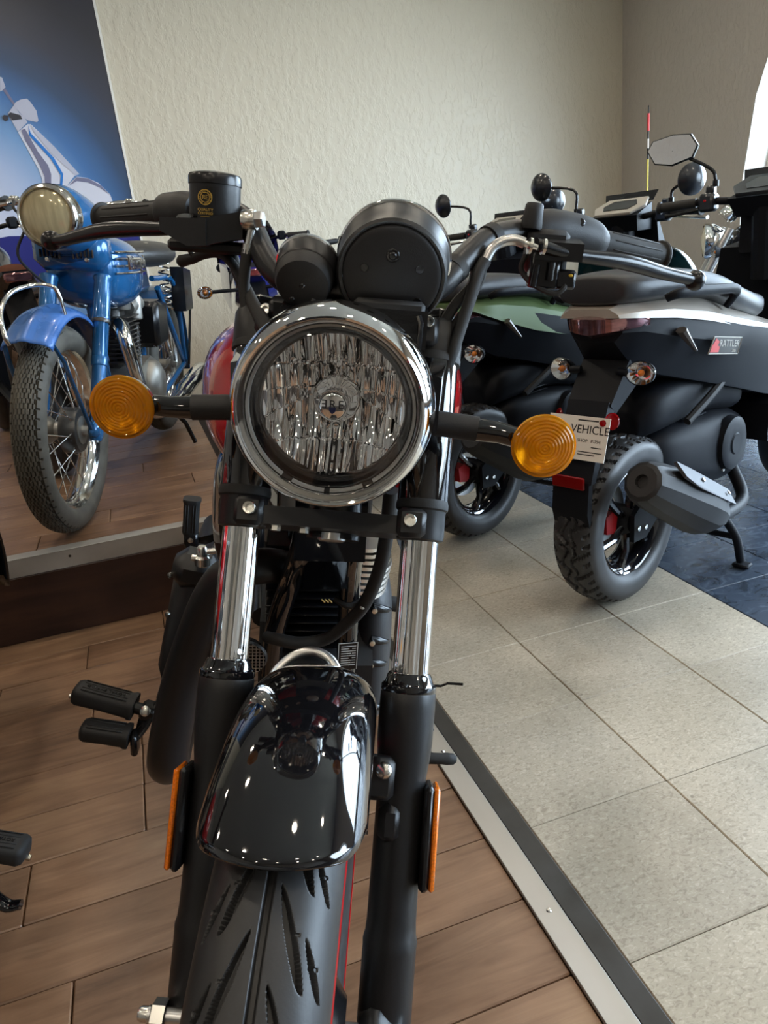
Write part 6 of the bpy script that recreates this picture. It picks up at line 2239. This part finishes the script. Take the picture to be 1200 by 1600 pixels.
    if fairing:
        g = G(FL)
        R = []
        for k in range(9):
            u = -1 + k / 4
            R.append([Vector((0.20 * u, 1.16 - 0.16 * u * u, 0.86)), Vector((0.19 * u, 1.12 - 0.14 * u * u, 1.0)), Vector((0.15 * u, 1.05 - 0.10 * u * u, 1.12 - 0.04 * u * u))])
        g.rings(R, False, False)
        g.build('wind_screen', 'sc_gloss', t, ang=60, solid=0.004)
        for s in (-1, 1):
            g = G(FL)
            g.hull([(s * x, y, zz) for (x, y, zz) in ((0.14, 0.70, 0.82), (0.19, 0.95, 0.86), (0.17, 1.12, 0.92), (0.20, 1.05, 0.66), (0.15, 0.75, 0.64), (0.16, 0.95, 0.55), (0.12, 0.9, 0.8))])
            g.build('side_fairing', paint, t, ang=30)
    g = G(F)
    g.tube([(-0.09 * sd, 0.62, 0.28), (-0.20 * sd, 0.66, 0.12), (-0.255 * sd, 0.68, 0.012)], 0.011, 8)
    g.build('side_stand', 'black_metal', t)
    return t


plain_bike(heading((0.64, 4.08, 0), 8), 'violet blue motorcycle with a dark screen, behind the red tank', 'purple', fairing=True, grip_z=1.16, lift=0.18)
plain_bike(heading((1.50, 4.46, 0), 14), 'dark grey motorcycle facing the cream wall behind the speedometer', 'bike_grey', grip_z=1.10, lift=0.05)
plain_bike(heading((4.03, 2.92, 0), 305), 'dark motorcycle facing the corner, its chrome headlight beside the arched window', 'bike_grey')
plain_bike(T(0, 0, PZ + 0.0015) @ heading((-0.43, 3.40, 0), -16), 'black motorcycle with a tan seat on the platform beside the blue vintage one', 'bike_grey', 'brown_seat')

g = G(T(3.66, 4.90, 0))
g.lathe([(0.0, 0.0), (0.09, 0.0), (0.09, 0.012), (0.02, 0.02), (0.0, 0.02)], n=24)
wr = g.build('safety_whip', 'black_metal')
tag(wr, 'thin red, white and yellow safety whip standing in front of the corner', 'whip')
M['whip_red'] = mat('whip_red', hexc('c23a3a'), 0.4)
M['whip_yellow'] = mat('whip_yellow', hexc('c9b64a'), 0.4)
for (z0, z1, r, m_) in ((0.015, 1.42, 0.0065, 'whip_yellow'), (1.42, 1.49, 0.0055, 'black_metal'), (1.49, 1.55, 0.006, 'plate_white'), (1.55, 1.60, 0.005, 'black_metal'), (1.60, 1.71, 0.009, 'whip_red'), (1.71, 1.76, 0.0035, 'black_metal')):
    g = G(T(3.66, 4.90, 0))
    g.cyl((0, 0, z0), (0, 0, z1), r, n=8)
    g.build('rod_section', m_, wr)


# ------------------------------------------------------------------ a second bike like the front one, just outside the left edge
def copy_tree(o, parent=None):
    c = o.copy()
    COL.objects.link(c)
    c.parent = parent
    for ch in list(o.children):
        copy_tree(ch, c)
    return c


twin = copy_tree(bike)
tip = FB @ Vector((0.435, 0.43, 0.277))
twin.matrix_basis = T(-0.326 - tip.x, 1.122 - tip.y, 0) @ FB
twin['label'] = 'motorcycle mostly outside the left edge, its ribbed footpeg over the wooden floor'
FT = twin.matrix_basis.copy()
PT_ = FT @ T(0.375, 0.43, 0.277) @ Rm('Y', 6) @ Rm('Z', -8)
g = G(PT_)
g.cyl((-0.085, 0, 0), (-0.04, 0, 0), 0.011)
g.box((-0.082, 0, 0), (0.03, 0.036, 0.03), b=0.006)
tp = g.build('rider_footpeg', 'black_metal', twin)
peg_rubber(PT_ @ Rm('Z', 180), 0.112, 0.050, 0.036, 'peg_rubber', tp)
text('peg_lettering', 'ROYAL ENFIELD', 0.0098, PT_ @ T(0, 0, 0.0182) @ Rm('Z', 180), 'black_metal', tp, 0.0006)
g = G(PT_)
g.lathe([(0.005, 0), (0.005, 0.012), (0, 0.013)], (0.05, 0, -0.012), (1, 0, -0.1), 10)
g.build('peg_bolt', 'zinc', tp)
g = G(PT_)
g.tube([(-0.06, 0.0, -0.01), (-0.01, -0.02, -0.06), (0.035, -0.03, -0.085), (0.062, -0.03, -0.080)], [0.012, 0.013, 0.012, 0.009], 12, 5, flat=0.7)
g.build('stand_tang', 'gloss_black', twin)
